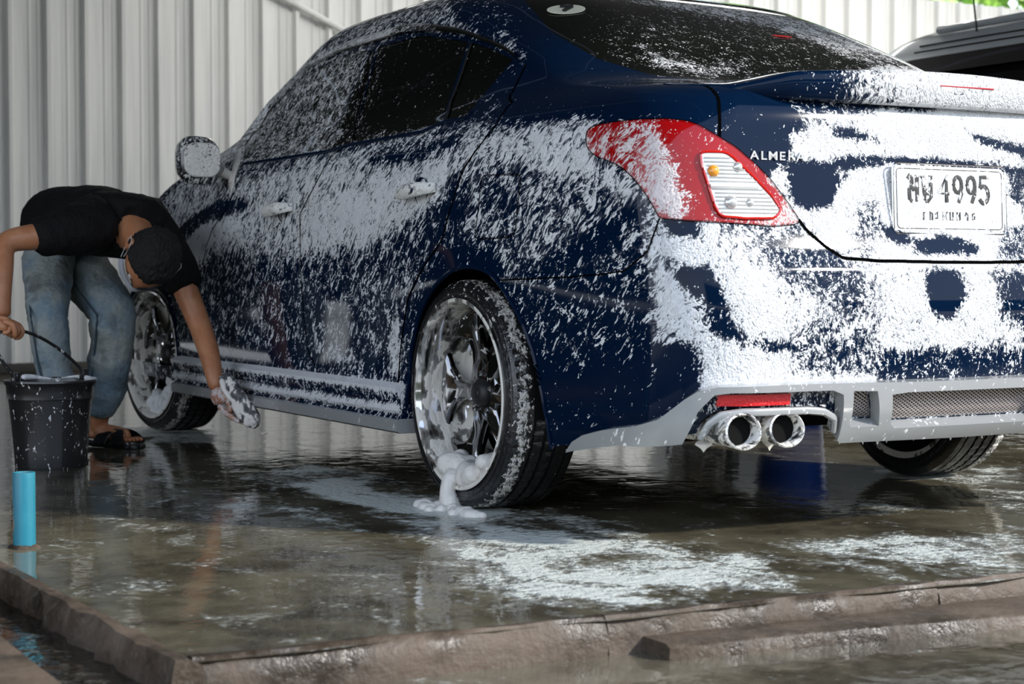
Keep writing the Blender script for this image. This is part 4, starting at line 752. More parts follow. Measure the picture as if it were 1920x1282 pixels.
for (w, h, r, nm, mt) in ((.328, .138, .010, 'plate_border', 'platetext'), (.352, .162, .016, 'plate_frame', 'chrome')):
    q = rrect(w, h, r); path = [(-.0035, y, z) for y, z in q]+[(-.0035, *q[0])]
    B().tube(path, .0009 if nm == 'plate_border' else .0022, 6, cap=False).make(nm, M[mt], pl, world=False)
def glyph(name, txt, size, y, z, mat, parent, dep=.0008, bold=.0, sx=1.0):
    cu = bpy.data.curves.new(name, 'FONT'); cu.body = txt; cu.size = size; cu.extrude = dep; cu.offset = bold; cu.align_x = 'CENTER'; cu.align_y = 'CENTER'; cu.resolution_u = 4
    ob = bpy.data.objects.new(name+'_', cu); COL.objects.link(ob); dg = bpy.context.evaluated_depsgraph_get(); me = bpy.data.meshes.new_from_object(ob.evaluated_get(dg)); bpy.data.objects.remove(ob)
    me.materials.clear(); me.materials.append(mat); o = bpy.data.objects.new(name, me); COL.objects.link(o); o.parent = parent
    o.matrix_local = Matrix.Translation((-.0045, y, z)) @ Matrix(((0,0,-1,0),(-1,0,0,0),(0,1,0,0),(0,0,0,1))) @ Matrix.Diagonal((sx, 1, 1, 1))
    return o
def strokes(name, segs, h, y, z, mat, parent, w=.0115):
    """plate letters drawn as pen strokes; x to the right, in letter heights"""
    bb = B()
    for s_ in segs:
        P = [(-.0035, y-p[0]*h, z+(p[1]-.5)*h) for p in s_]
        bb.tube(P, w/2, 6, sq=1)
    V = [(-.004+(p[0]+.0035)*.12, p[1], p[2]) for p in bb.v]; bb.v = V
    return bb.make(name, mat, parent, world=False)
def arc(cx, cy, rx, ry, a0, a1, n=12): return [(cx+rx*math.cos(math.radians(a0+(a1-a0)*i/n)), cy+ry*math.sin(math.radians(a0+(a1-a0)*i/n))) for i in range(n+1)]
T1 = M['platetext']; LH = .062; lz = .024
D = {
 'a': [[(.0,.85),(.08,.98),(.18,.9),(.12,.78)], [(.18,.9),(.2,.6),(.06,.45),(.08,.1),(.2,.0)], [(.45,1.0),(.45,0.0)], [(.2,.45),(.45,.5)]],
 'b': [[(.0,.9),(.1,1.0),(.18,.88),(.08,.8)], [(.12,.8),(.2,.1),(.3,.0)], [(.3,.0),(.48,.2),(.48,1.0)], [(.3,.5),(.3,0)]],
 '4': [[(.36,0),(.36,1.0),(.0,.34),(.5,.34)]],
 '9': [arc(.22,.68,.2,.3,0,360), [(.42,.68),(.40,.35),(.25,.0)]],
 '5': [[(.46,1.0),(.06,1.0),(.03,.58)], [(.03,.58)]+arc(.2,.33,.24,.33,95,-150)],
}
for ch, yy in (('a', .118), ('b', .078), ('4', .022), ('9', -.022), ('9', -.064), ('5', -.105)):
    strokes('plate_letter', D[ch], LH, yy+.012, lz, T1, pl)
sm = [[[(0,0),(0,.8),(.25,.8)]], [[(.1,.0),(.1,.9),(.4,.7),(.4,0)]], [[(0,.6),(.3,.9),(.3,.2),(0,.2)]], [[(0,.9),(0,0),(.3,.5),(.55,0),(.55,.9)]], [[(0,.9),(0,.05),(.4,.05),(.4,.9)]], [[(0,.9),(0,0),(.2,.4),(.4,.9),(.4,0)]], [[(.05,.5),(.2,.9),(.4,.6),(.4,0)]], [[(.4,.8),(.1,.7),(.1,.1),(.4,.2),(.4,.5)]]]
for i, yy in enumerate((.078, .060, .042, .018, -.004, -.026, -.050, -.072)):
    strokes('plate_letter', sm[i], .022, yy+.006, -.038, T1, pl, w=.0042)
# model lettering on the lid
M['badge'] = plain('chrome lettering', (.80,.80,.78), .25, .3)
for i, ch in enumerate('ALMERA'):
    y = .556-.0245*i; uu = np.interp(y, surf(_u, np.full_like(_u, .862))[:260,1], _u[:260]); P, nn = on_side(np.array([uu]), np.array([.862]), 1, .003)
    g = glyph('badge_letter', ch, .027, 0, 0, M['badge'], car, .0018, .0003, 1.25)
    g.matrix_local = Matrix.Translation(Vector(P[0])-car.location) @ Matrix(((0,0,-1,0),(-1,0,0,0),(0,1,0,0),(0,0,0,1))) @ Matrix.Rotation(math.radians(-14), 4, 'Y') @ Matrix.Diagonal((1.15, 1, 1, 1))
# round-cornered sticker on the rear glass, small red one further down
def sticker(name, uc, zc, w, h, mat, n=28):
    P, nn = on_side(np.array([uc]), np.array([zc]), 1, .002); c = P[0]; n_ = nn[0]; t = np.cross([0,0,1], n_); t /= np.linalg.norm(t); b = np.cross(n_, t)
    V = [c+t*w*math.cos(2*math.pi*k/n)+b*h*math.sin(2*math.pi*k/n) for k in range(n)]; V2 = [v-n_*.0025 for v in V]; V = [v-n_*.001 for v in V]
    return mesh(name, V+V2, [list(range(n))]+[(k, k+n, (k+1) % n+n, (k+1) % n) for k in range(n)], mat, car, smooth=False), c, t, b, n_
M['sticker'] = plain('cream sticker', (.78,.77,.62), .4)
_o, c, t, b, n_ = sticker('window_sticker', 1.205, 1.312, .052, .040, M['sticker'])
bb = B()
for p0, p1, w in (((-.018,.016),(.018,.016),.005), ((.014,.014),(-.004,-.022),.006)):
    bb.tube([c+n_*.001+t*p0[0]+b*p0[1], c+n_*.001+t*p1[0]+b*p1[1]], w, 6)
bb.make('sticker_figure', M['black'], _o)
sticker('window_sticker', -.22, 1.250, .035, .006, plain('red sticker', (.5,.03,.03), .4), 12)
# ---- door handles
M['handle'] = soapy('soaped door handle', (.01,.015,.05), .2, .2, 1, density=.72, scale=.7, tint=(.84,.84,.80), vary=.7)
for s in (1, -1):
    for (xc, zc, dr) in ((1.21, .822, rdp), (2.20, .805, fdp)):
        yc = half_width(np.array(xc), np.array(zc))
        P = [(xc+.095*q, s*(yc+.004+.034*(1-abs(q)**4)), zc+.006*q*-1) for q in np.linspace(-1, 1, 15)]
        B().tube(P, [.010+.006*(1-abs(q)**3) for q in np.linspace(-1, 1, 15)], 10, sq=1.25).make('door_handle', M['handle'], car)
        bb = B(); bb.lathe([(.0001,-.012),(.03,-.010),(.036,-.002),(.038,.004)], (xc-.01, s*(yc+.001), zc), 'Y', 20); bb.make('handle_cup', M['paint'], car)
M['mirror'] = soapy('soaped mirror glass', (.02,.022,.024), .05, density=.80, scale=.7, k=.6, d=(0,1,0), tint=(.80,.79,.75), vary=.9)
M['mirrorshell'] = soapy('soaped mirror shell', (.006,.008,.012), .25, 0, 1, density=.44, scale=1.1, tint=(.80,.80,.78))
# ---- side mirror
for s in (1, -1):
    mr = thing('side_mirror', (2.7, s*.95, .98), None, None); mr.parent = car; mr.location = (2.70-2.2, s*.945, .985)
    bb = B(); rings = []
    for q in np.linspace(-1, 1, 13):           # across the car
        e = math.sqrt(max(0, 1-abs(q)**3.2)); y = s*(.078*q); h = .078*e+.004; d = .082*e+.004
        rings.append([(d*math.cos(a)*(1.0 if math.cos(a) > 0 else .45)-.01, y, h*math.copysign(abs(math.sin(a))**.75, math.sin(a))+.004*q) for a in np.linspace(0, 2*math.pi, 20, endpoint=False)])
    bb.loft(rings); bb.make('mirror_shell', M['mirrorshell'] if 'mirrorshell' in M else M['handle'], mr, world=False)
    bb = B(); bb.loft([[(-.046, y*s, z) for y, z in rrect(.126, .116, .04)], [(-.052, y*s, z) for y, z in rrect(.120, .110, .038)]]).make('mirror_glass', M['mirror'], mr, world=False)
    bb = B(); bb.tube([(.02, -s*.085, -.03), (.03, -s*.13, -.05), (.04, -s*.165, -.035)], [.028, .024, .04], 10, sq=.7).make('mirror_arm', M['foamcream'], mr, world=False)
    bb = B(); bb.tube([(.12, -s*.215, .065), (.06, -s*.185, .02), (.0, -s*.160, -.02), (-.015, -s*.125, -.075), (-.02, -s*.110, -.125)], [.012, .030, .038, .030, .008], 12, sq=.55).make('foam_clump', M['foamcream'], mr, world=False)
# ---- side skirts
M['skirtdark'] = M['paint']
for s in (1, -1):
    rings = []
    for x in np.linspace(1.34, 3.28, 60):
        w = float(half_width(np.array(x), np.array(.3))); k = .5+.5*math.cos(max(0, (x-3.1)/.18)*math.pi) if x > 3.1 else 1
        rings.append([(x, s*(w-.02), .315), (x, s*(w+.010), .298), (x, s*(w+.026), .290), (x, s*(w+.024), .276), (x, s*(w+.012), .250), (x, s*(w+.016), .235), (x, s*(w+.022), .228), (x, s*(w+.012), .216), (x, s*(w+.018), .205), (x, s*(w+.0), .20), (x, s*(w-.08), .20)])
    o = B().loft(rings).make('side_skirt', M['paint'], car, sharp=45)
    at = o.data.attributes.new('soap', 'FLOAT', 'POINT'); m = len(rings); sv = np.tile([.5,.95,.95,.45,.36,.80,.85,.42,.36,.3,.3], m); at.data.foreach_set('value', sv.astype(np.float32))
    rings = []
    for x in np.linspace(1.335, 3.27, 60):
        w = float(half_width(np.array(x), np.array(.25)))
        rings.append([(x, s*(w-.02), .206), (x, s*(w+.022), .206), (x, s*(w+.034), .200), (x, s*(w+.032), .172), (x, s*(w+.022), .166), (x, s*(w-.05), .166)])
    B().loft(rings).make('skirt_lip', M['silver'], car, sharp=45)
M['tip'] = soapy('soaped exhaust chrome', (.6,.6,.6), .12, 1, 0, density=.58, scale=.5, tint=(.82,.80,.75), vary=1.0)
# ---- rear skirt: silver frame with openings
outer = [(1.725,.196),(1.72,.222),(1.69,.240),(1.62,.256),(1.53,.270),(1.475,.292),(1.425,.335),(1.40,.352),(1.36,.362),(1.2,.365),(.9,.364),(.5,.362),(0,.362),
         (-.9,.364),(-1.2,.365),(-1.36,.362),(-1.40,.352),(-1.425,.335),(-1.475,.292),(-1.53,.270),(-1.62,.256),(-1.69,.240),(-1.72,.222),(-1.725,.196),(-1.41,.248),
         (-1.395,.31),(-1.365,.345),(-1.33,.350),(-1.06,.350),(-1.025,.34),(-1.005,.25),(-.98,.245),(0,.243),(.98,.245),(1.005,.25),(1.025,.34),(1.06,.350),(1.33,.350),(1.365,.345),(1.395,.31),(1.41,.248)]
m1 = [(.985,.347),(.80,.345),(.735,.275),(.955,.275),(.965,.285)]
m2 = [(.68,.336),(.55,.340),(0,.340),(-.55,.340),(-.68,.336),(-.70,.315),(-.66,.275),(-.60,.268),(0,.268),(.60,.268),(.645,.278)]
m1r = [(-a, b) for a, b in m1][::-1]
sk = outward_patch('rear_skirt', outer, M['silver'], .034, .05, 1, holes=[m1, m2, m1r], step=.010, soap=.34)
for hole, sl in ((m1, 1), (m2, 1), (m1r, 1)):
    bb = B(); H = np.array([(A_of(p[0]), p[1]) for p in hole]); a0, a1 = H[:,0].min(), H[:,0].max()
    for sg in (1, -1):
        for c0 in np.arange(a0-.2, a1+.2, .0135):
            t_ = np.linspace(.262, .350, 40); aa = c0+sg*(t_-.305)*1.7; ins = pip(np.stack([aa, t_], -1), H*[.985, 1]+[0, 0])
            i = np.where(ins)[0]
            if len(i) < 2: continue
            P, nn = on_side(np.sign(aa[i])*np.interp(np.abs(aa[i]), _A, _u), t_[i], 1, -.008); P = P[[0, len(P)//2, -1]] if len(P) > 3 else P[[0, -1]]
            bb.tube(P, .0016, 4, cap=False)
    o = bb.make('grille_mesh', M['meshmetal'], car, False); o['kind'] = 'stuff'
    hb = [(np.mean([p[0] for p in hole])*0+p[0], p[1]) for p in hole]
    outward_patch('grille_backing', hb, M['liner'], -.030, .002, 1, soap=0)
for s in (1, -1):
    # rolled rim of the exhaust bay, reflector, tips
    L = along([(1.375, .255), (1.365, .285), (1.345, .302), (1.30, .308), (1.12, .308), (1.07, .304), (1.03, .290), (1.02, .262)], 60)
    P, nn = on_side(L[:,0], L[:,1], 1, .022); P[:,1] *= s
    B().tube(P, .0075, 8, sq=1.2).make('exhaust_surround', M['silver'], car)
    outward_patch('rear_reflector', [(1.355,.341),(1.17,.341),(1.168,.317),(1.357,.317)], plain('red reflector', (.75,.015,.02), .25, 0, .5, bump=(160, .004)), .010, .012, s, soap=0)
    for yy in (.640, .522):
        bb = B(); bb.lathe([(.030,.26),(.033,.08),(.036,.05),(.0385,.012),(.039,.002),(.036,-.001),(.0335,.004),(.032,.03),(.030,.16)], (0,0,0), 'X', 36)
        V = [(p[0]+.058+.10*p[2]*1.0, s*(yy+p[1]*1.24), p[2]*1.02+.262) for p in bb.v]; bb.v = V
        tp = bb.make('exhaust_tip', M['tip'], car)
        bb = B(); bb.lathe([(.0001,.03),(.0322,.028),(.0320,.07)], (0,0,0), 'X', 24); bb.v = [(p[0]+.06, s*(yy+p[1]*1.22), p[2]*1.0+.262) for p in bb.v]; bb.make('exhaust_bore', M['liner'], tp)
        bb = B(); bb.tube([(.34, s*yy, .258), (.9, s*(yy-.1), .25)], .03, 12).make('exhaust_pipe', plain('exhaust steel', (.2,.2,.2), .4, .9) if False else M['liner'], car)
    B().box((.36, s*.58, .29), (.03, .32, .15)).make('exhaust_bay_liner', M['liner'], car, False)
# ---- underbody, wheel wells
B().box((2.3, 0, .26), (3.3, 1.1, .12), bev=.03).box((2.3, 0, .30), (1.8, 1.5, .2), bev=.03).make('underbody', M['liner'], car, False)
for xw in (1.0, 3.6):
    for s in (1, -1):
        bb = B(); V = []; n = 24
        for yy in (.50, .822):
            for k in range(n+1): a = math.radians(-8+196*k/n); V.append((xw+.355*math.cos(a), s*yy, .30+.345*math.sin(a)))
        Fs = [(k, k+1, n+1+k+1, n+1+k) for k in range(n)] + [list(range(n+1))]
        bb.add(V, Fs).make('wheel_well', M['liner'], car)
# ---- foam hanging in points from the lower edges
def drips(u0, u1, n, z, off, seed, side=1, big=.025, par=None, mat='foamcream'):
    r = np.random.default_rng(seed); bb = B()
    for k in range(n):
        uu = u0+(u1-u0)*(k+r.uniform(.1, .9))/n; P, nn = on_side(np.array([uu]), np.array([z(uu) if callable(z) else z]), 1, off); p = P[0]; h = r.uniform(.3, 1)*big; w = h*r.uniform(.7, 1.5)
        t = np.cross([0, 0, 1], nn[0]); t /= np.linalg.norm(t)
        rings = []
        for q, f in ((.30, .9), (.05, 1), (-.25, .62), (-.6, .28), (-.9, .10), (-1.05, .02)):
            rings.append([tuple(p+t*w*f*math.cos(a)+nn[0]*w*.35*f*math.sin(a)+np.array([r.uniform(-1,1)*.001, 0, q*h])) for a in np.linspace(0, 2*math.pi, 10, endpoint=False)])
        bb.loft(rings)
    if side < 0: bb.v = [(x, -y, z_) for x, y, z_ in bb.v]
    o = bb.make('foam_drips', M[mat], par or car); o['kind'] = 'stuff'; return o
drips(-.9, .98, 17, .246, .02, 3, big=.022); drips(1.10, 1.40, 3, .226, .0, 5, big=.02); drips(1.45, 1.8, 3, lambda u: .30-.062*(u-1.45)/.35*1.1-.045, .025, 8, big=.007)
# ------------------------------------------------------------------ wheels
def build_wheel():
    w = bpy.data.objects.new('wheel', None); COL.objects.link(w)
    n = 240; V = []; prof = [(.093,.238),(.098,.244),(.1015,.256),(.1005,.270),(.0955,.281),(.089,.2885),(.083,.2915),
            (.066,.2935),(.0655,.2925),(.048,.2943),(.0455,.2945),(.0445,.287),(.037,.287),(.036,.2945),(.012,.295),(.011,.2875),(.003,.2875),(.002,.295),
            (-.022,.295),(-.023,.2875),(-.031,.2875),(-.032,.2945),(-.06,.294),(-.0605,.287),(-.064,.287),(-.065,.2935),(-.083,.2915),(-.0955,.281),(-.1005,.27),(-.1,.256),(-.093,.238)]
    for j, (y, r) in enumerate(prof):
        for k in range(n):
            rr = r; ph = (k+ (j % 3)*.0) % 4
            if 5 <= j <= 8:
                if ph == 0: rr = min(rr, .2865)
            elif j in (13, 14, 17, 18) and (k+2) % 4 == 0: rr = min(rr, .2925)
            a = 2*math.pi*k/n; V.append((rr*math.cos(a), y, rr*math.sin(a)))
    m = len(prof); Fs = [(i*n+(k+1) % n, i*n+k, (i+1)*n+k, (i+1)*n+(k+1) % n) for i in range(m-1) for k in range(n)]
    to = mesh('tire', V, Fs, M['tire'], w, world=False, sharp=28)
    at = to.data.attributes.new('soap', 'FLOAT', 'POINT'); py_ = np.repeat([p[0] for p in prof], n); at.data.foreach_set('value', np.interp(py_, [-.1, .0, .030, .050, .066, .078, .084, .088, .1, .11], [.08, .08, .10, .30, .58, .62, .46, .27, .24, .34]).astype(np.float32))
    # raised rings on the sidewall
    bb = B()
    bb.lathe([(.262, .1015), (.2625, .1035), (.2655, .1032), (.266, .1008)], axis='Y', n=96); bb.lathe([(.2755, .0985), (.276, .1003), (.279, .0990), (.2795, .0965)], axis='Y', n=96)
    bb.make('sidewall_ring', M['tire'], w, world=False)
    bb = B(); bb.lathe([(.2375,.092),(.2405,.099),(.2455,.1025),(.2465,.1055),(.2435,.1075),(.2375,.1065),(.2345,.101),(.2325,.094),(.2305,.086),(.2290,.070),(.2265,.030),(.2245,-.005),(.220,-.03),(.205,-.045),(.205,-.07),(.222,-.085),(.224,-.09),(.240,-.098)], axis='Y', n=120)
    bb.make('rim', M['rimchrome'], w, world=False)
    bb = B(); bb.lathe([(.0001,.040),(.030,.040),(.034,.036),(.036,.030),(.052,.0285),(.066,.026),(.072,.020),(.074,-.02)], axis='Y', n=48); bb.make('hub', M['spokechrome'], w, world=False)
    bb = B(); bb.lathe([(.0001,.054),(.012,.053),(.014,.050),(.026,.050),(.030,.047),(.037,.040),(.038,.030)], axis='Y', n=32); bb.make('center_cap', M['black'], w, world=False)
    # one spoke: narrow waist, flared ends, joined to the barrel
    def spoke():
        rings = []
        for r, hw, yf, th in ((.050,.034,.030,.05),(.075,.032,.028,.045),(.100,.026,.024,.040),(.130,.0225,.020,.036),(.160,.026,.020,.034),(.185,.040,.024,.032),(.205,.064,.031,.030),(.219,.088,.036,.030),(.2255,.100,.034,.028)):
            ring = []
            for a in np.linspace(0, 2*math.pi, 16, endpoint=False):
                ca, sa = math.cos(a), math.sin(a); x = hw*math.copysign(abs(ca)**.55, ca); y = yf-th/2+th/2*math.copysign(abs(sa)**.5, sa) - (.006 if sa > .2 and abs(ca) < .55 and .08 < r < .2 else 0)
                q = x/max(r, 1e-6); ring.append((r*math.cos(q), y, r*math.sin(q)))
            rings.append(ring)
        return B().loft(rings)
    sp = spoke().make('spoke', M['spokechrome'], w, world=False); sp.rotation_euler = (0, 0, 0)
    for k in range(1, 6): c = sp.copy(); COL.objects.link(c); c.parent = w; c.rotation_euler = (0, math.radians(60*k), 0)
    bb = B(); bb.lathe([(.0001,.012),(.005,.012),(.0085,.008),(.0085,0)], axis='Y', n=6)
    ln = None
    for k in range(5):
        a = math.radians(72*k+20)
        if ln is None: ln = bb.make('lug_nut', M['chrome'], w, world=False, smooth=False); c = ln
        else: c = ln.copy(); COL.objects.link(c); c.parent = w
        c.location = (.052*math.cos(a), .029, .052*math.sin(a))
    # brake disc and drum behind the spokes
    bb = B(); bb.lathe([(.0001,-.03),(.13,-.03),(.135,-.034),(.135,-.046),(.0001,-.046)], axis='Y', n=48); bb.make('brake_disc', plain('dark brake iron', (.05,.045,.04), .45, .8), w, world=False)
    bb = B(); bb.lathe([(.0001,-.09),(.222,-.09),(.222,-.085)], axis='Y', n=48)
    bb.make('wheel_backing', M['liner'], w, world=False)
    return w
def copy_tree(o, parent=None):
    c = o.copy(); COL.objects.link(c); c.parent = parent
    for ch in list(o.children): copy_tree(ch, c)
    return c
w0 = build_wheel()
wheels = []
for i, (x, y, st, rot) in enumerate(((1.0, .742, 0, 90), (1.0, -.742, 180, 40), (3.6, .730, 6, 62), (3.6, -.730, 186, 10))):
    w = w0 if i == 0 else copy_tree(w0)
    w.parent = car; w.location = (x-2.2, y, .2945); w.rotation_euler = Euler((0, 0, math.radians(st)), 'XYZ')
    for ch in w.children:
        e = ch.rotation_euler; 
    wheels.append(w)
    if i in (1, 3, 2): w.rotation_euler = (Matrix.Rotation(math.radians(st), 3, 'Z') @ Matrix.Rotation(math.radians(rot-90), 3, 'Y')).to_euler()
# thick foam lying in the dish of the rear left wheel and running to the floor
def lumps(name, spots, mat, parent, seed=0, flat=1.0, world=True):
    """overlapping soft lobes fused into one skin"""
    mb = bpy.data.metaballs.new(name+'_mb'); ob = bpy.data.objects.new(name+'_mb', mb); COL.objects.link(ob); mb.resolution = .005; mb.threshold = .6
    for x, y, z, r in spots:
        e = mb.elements.new(); e.co = (x, y, z); e.radius = r*2.3
    dg = bpy.context.evaluated_depsgraph_get(); me = bpy.data.meshes.new_from_object(ob.evaluated_get(dg)); V = [tuple(v.co) for v in me.vertices]; Fs = [tuple(p.vertices) for p in me.polygons]
    bpy.data.objects.remove(ob); bpy.data.meshes.remove(me)
    r = mesh(name, V, Fs, mat, parent, world=world); r['kind'] = 'stuff'; return r
r_ = np.random.default_rng(4); sp_ = []
W0 = np.array([1.0, .742, .2945])
def dish(a, r, y): a = math.radians(a); return (W0[0]+r*math.cos(a), W0[1]+y, W0[2]+r*math.sin(a))
for k in range(60):      # lower dish, towards the front
    a = r_.uniform(-128, -62); q = r_.uniform(0, 1); sp_.append((*dish(a, .218-.03*q*q, .04+.055*r_.uniform(0, 1)), r_.uniform(.010, .020)))
for k in range(0):
    a = r_.uniform(-62, 20); q = (20-a)/82; sp_.append((*dish(a, .2255, .035+.055*r_.uniform(0, 1)), r_.uniform(.003, .005+.006*q)))
for k in range(16):     # run over the rim down to the floor
    f = k/15; a = -86; p = dish(a, .215, .085); z = p[2]*(1-f)+.004*f; sp_.append((p[0]+.004*math.sin(k*2)+.01, .845+.004+.012*math.sin(f*3.1), z, .014-.004*math.sin(f*3.1)+.004*f))
for k in range(60):
    f = r_.random(); sp_.append((1.13-.30*f+r_.normal(0, .01), .865+.07*r_.random()*(1-abs(f-.4)), .001+.004*r_.random(), r_.uniform(.006, .011)))
lumps('foam_run', sp_, M['foamcream'], car)
sp_ = []
for k in range(150):
    a = math.radians(r_.uniform(-165, -62)); q_ = .225-.06*r_.random()**1.6; sp_.append((3.6+q_*math.cos(a)*.98, .770+.03*r_.random(), .2945+q_*math.sin(a), r_.uniform(.008, .015)))
lumps('foam_run', sp_, M['foam'], car)
# ------------------------------------------------------------------ blue pipe stub
pp = thing('pipe_stub', (.895, 1.975, 0), 'short bright blue plastic pipe standing upright on the wet floor near the kerb', 'pipe')
def pipemat():
    t = NT('worn blue pipe'); co = t.obj(); n = t.noise(t.vec('MULTIPLY', co, (1, 1, .25)), 28, 5, .65)
    c = t.mix(t.rng(n, .55, .62), (.02, .20, .28), (.24, .22, .17)); c = t.mix(t.rng(t.noise(co, 14, 3), .5, .7, 0, .5), c, (.05, .30, .37))
    return t.end(t.bsdf(c, .35, 0, .1))
b = B(); b.lathe([(.0245, 0), (.0245, .163), (.0240, .1665), (.0205, .1665), (.0200, .163), (.0200, 0)], (.895, 1.975, 0), 'Z', 40); b.make('pipe_wall', pipemat(), pp)
b = B(); r = np.random.default_rng(3)
b.loft([[(.895+(.034+.006*math.sin(3*a+z*90)+.003*math.sin(7*a))*f*math.cos(a), 1.975+(.034+.005*math.sin(2*a+1))*f*math.sin(a), z) for a in np.linspace(0, 2*math.pi, 24, endpoint=False)] for z, f in ((-.004, 1.25), (.003, 1.0), (.007, .86), (.008, .7))])
b.make('mortar_collar', M['kerb'], pp)
# ------------------------------------------------------------------ bucket
M['bucket'] = soapy('black bucket plastic', (.016, .016, .017), .30, 0, .3, density=.25, scale=.8, k=.6, d=(.2,0,1), tint=(.85,.85,.84), vary=.5)
bx, by = 2.50, 1.50
bk = thing('bucket', (bx, by, 0), 'black plastic bucket flecked with soap foam, its handle held by the bending person', 'bucket')
b = B(); b.lathe([(.0001,.006),(.100,.006),(.104,0),(.108,.0),(.110,.008),(.1125,.05),(.119,.13),(.127,.205),(.129,.215),(.133,.217),(.133,.225),(.1345,.255),(.139,.262),(.1415,.268),(.1405,.2735),(.136,.274),(.131,.270),(.128,.255),(.106,.014),(.0001,.012)], (bx, by, 0), 'Z', 72); b.make('pail', M['bucket'], bk, sharp=30)
hd = (.02, .54)   # where the hand holds the bail, to be met by the fist
for q in (1, -1):
    v = Vector((.42, -.91, 0)).normalized()*q*.134
    B().box((bx+v.x, by+v.y, .282), (.022, .022, .038), Euler((0,0,-1.14)), .004).make('handle_lug', M['bucket'], bk)
HANDLE_TOP = Vector((2.475, 1.627, .432))
E1_ = Vector((bx, by, .287))+Vector((.42,-.91,0)).normalized()*.136; E2_ = Vector((bx, by, .287))-Vector((.42,-.91,0)).normalized()*.136
path = []
for f in np.linspace(0, 1, 25):
    a = math.pi*f; base = E1_*(1-f)+E2_*f; c = (E1_+E2_)/2
    up = HANDLE_TOP-c; p = c + (E1_-c)*math.cos(a)*1.0 + up*math.sin(a)**.85
    path.append(p)
B().tube(path, .0052, 10).make('bail_handle', M['bucket'], bk)
lumps('rim_foam', [(bx+.134*math.cos(a), by+.134*math.sin(a), .272+.004*math.sin(5*a), .005+.002*math.sin(3*a)) for a in np.linspace(-2.6, .4, 46)], M['foam'], bk)
# ------------------------------------------------------------------ second car, parked on the far side
c2 = thing('car', (3.6, -3.35, 0), 'silver grey tall car with dark windows parked beyond the soapy blue car', 'car')
S2 = (1.06, 1.08, 1.205); OX2, OY2 = .86, -3.42
M['grey2'] = plain('silver grey paint', (.46, .50, .53), .35, .3, .5)
M['glass2'] = plain('dark window glass', (.008, .007, .008), .06)
M['visor2'] = plain('smoked visor', (.02, .016, .016), .2, 0, .3)
def t2(P): return np.stack([OX2+P[...,0]*S2[0], OY2+P[...,1]*S2[1], P[...,2]*S2[2]], -1)
uu2 = np.concatenate([np.linspace(0, 2, 40), np.linspace(2.05, 5, 110), np.linspace(5.05, 7, 40)]); zz2 = np.concatenate([np.linspace(.2, .95, 26), np.linspace(.97, 1.40, 26), np.linspace(1.405, 1.4915, 16)])
U2, Z2 = np.meshgrid(uu2, zz2); P2 = surf(U2, Z2); nu, nz = len(uu2), len(zz2)
def side2(name, test, mat, off, par):
    for s in (1, -1):
        V = P2 + normal(P2)*off; V = t2(V*np.array([1, s, 1])).reshape(-1, 3) if False else t2(np.stack([V[...,0], V[...,1]*s, V[...,2]], -1)).reshape(-1, 3)
        Fs = []
        for j in range(nz-1):
            for i in range(nu-1):
                if test((U2[j,i]+U2[j,i+1])/2, (Z2[j,i]+Z2[j+1,i])/2, (P2[j,i,0]+P2[j,i+1,0])/2): Fs.append((j*nu+i, j*nu+i+1, (j+1)*nu+i+1, (j+1)*nu+i)[::s])
        used = sorted({i for f in Fs for i in f}); mp = {a: b for b, a in enumerate(used)}
        if Fs: mesh(name, V[used], [[mp[i] for i in f] for f in Fs], mat, par)
def is_win2(u, z, x):
    side = 1.0 < z < 1.325-.05*max(0, x-2.2)-.09*max(0, 1.5-x) and 1.62 < u and x > .85 and x < 3.05-(z-1.0)*1.35 and u < 5.15
    rear = 1.08 < z < 1.38 and u < 1.2
    front = 1.06 < z < 1.41 and u > 5.45
    return side or rear or front
def is_arch2(u, z, x): return 1.9 < u < 5.3 and (math.hypot(x-1.0, z-.27) < .34 or math.hypot(x-3.6, z-.27) < .34)
side2('body_shell', lambda u, z, x: not is_win2(u, z, x) and not is_arch2(u, z, x), M['grey2'], 0, c2)
side2('window', is_win2, M['glass2'], -.006, c2)
# visor over the near side window and the roof rail
us_ = np.linspace(1.7, 4.9, 60); rings = []
P, nn = on_side(us_, np.full(60, 1.325)-.035*np.clip(surf(us_, np.full(60, 1.3))[:,0]-2.3, 0, 2), 1, .012); Q, _ = on_side(us_, np.full(60, 1.25)-.06*np.clip(surf(us_, np.full(60, 1.3))[:,0]-2.3, 0, 2), 1, .028)
V = t2(np.concatenate([P, Q])); mesh('window_visor', V, [(i, i+1, 61+i, 60+i) for i in range(59)], M['visor2'], c2)
P, nn = on_side(np.linspace(1.5, 4.7, 60), np.full(60, 1.43), 1, .018); B().tube([tuple(p) for p in t2(P)], .018, 8).make('roof_rail', M['grey2'], c2)
for zz in (1.36, 1.385):
    P, nn = on_side(np.linspace(1.6, 4.9, 60), np.full(60, zz), 1, .0015); B().tube([tuple(p) for p in t2(P)], .004, 6).make('roof_seam', M['glass2'], c2)
B().tube([(2.92, -2.80, 1.70), (3.02, -2.84, 2.1)], [.005, .002], 6).make('antenna', M['black'], c2)
for x in (1.0, 3.6):
    for s in (1, -1):
        w = copy_tree(w0, c2); w.location = (OX2+x*S2[0]-3.6, (OY2+s*.80)+3.35, .31); w.scale = (1.06,)*3; w.rotation_euler = (0, 0, 0 if s > 0 else math.pi)
B().box((OX2+2.45, OY2, .42), (3.8, 1.3, .3)).make('underbody', M['liner'], c2, False)
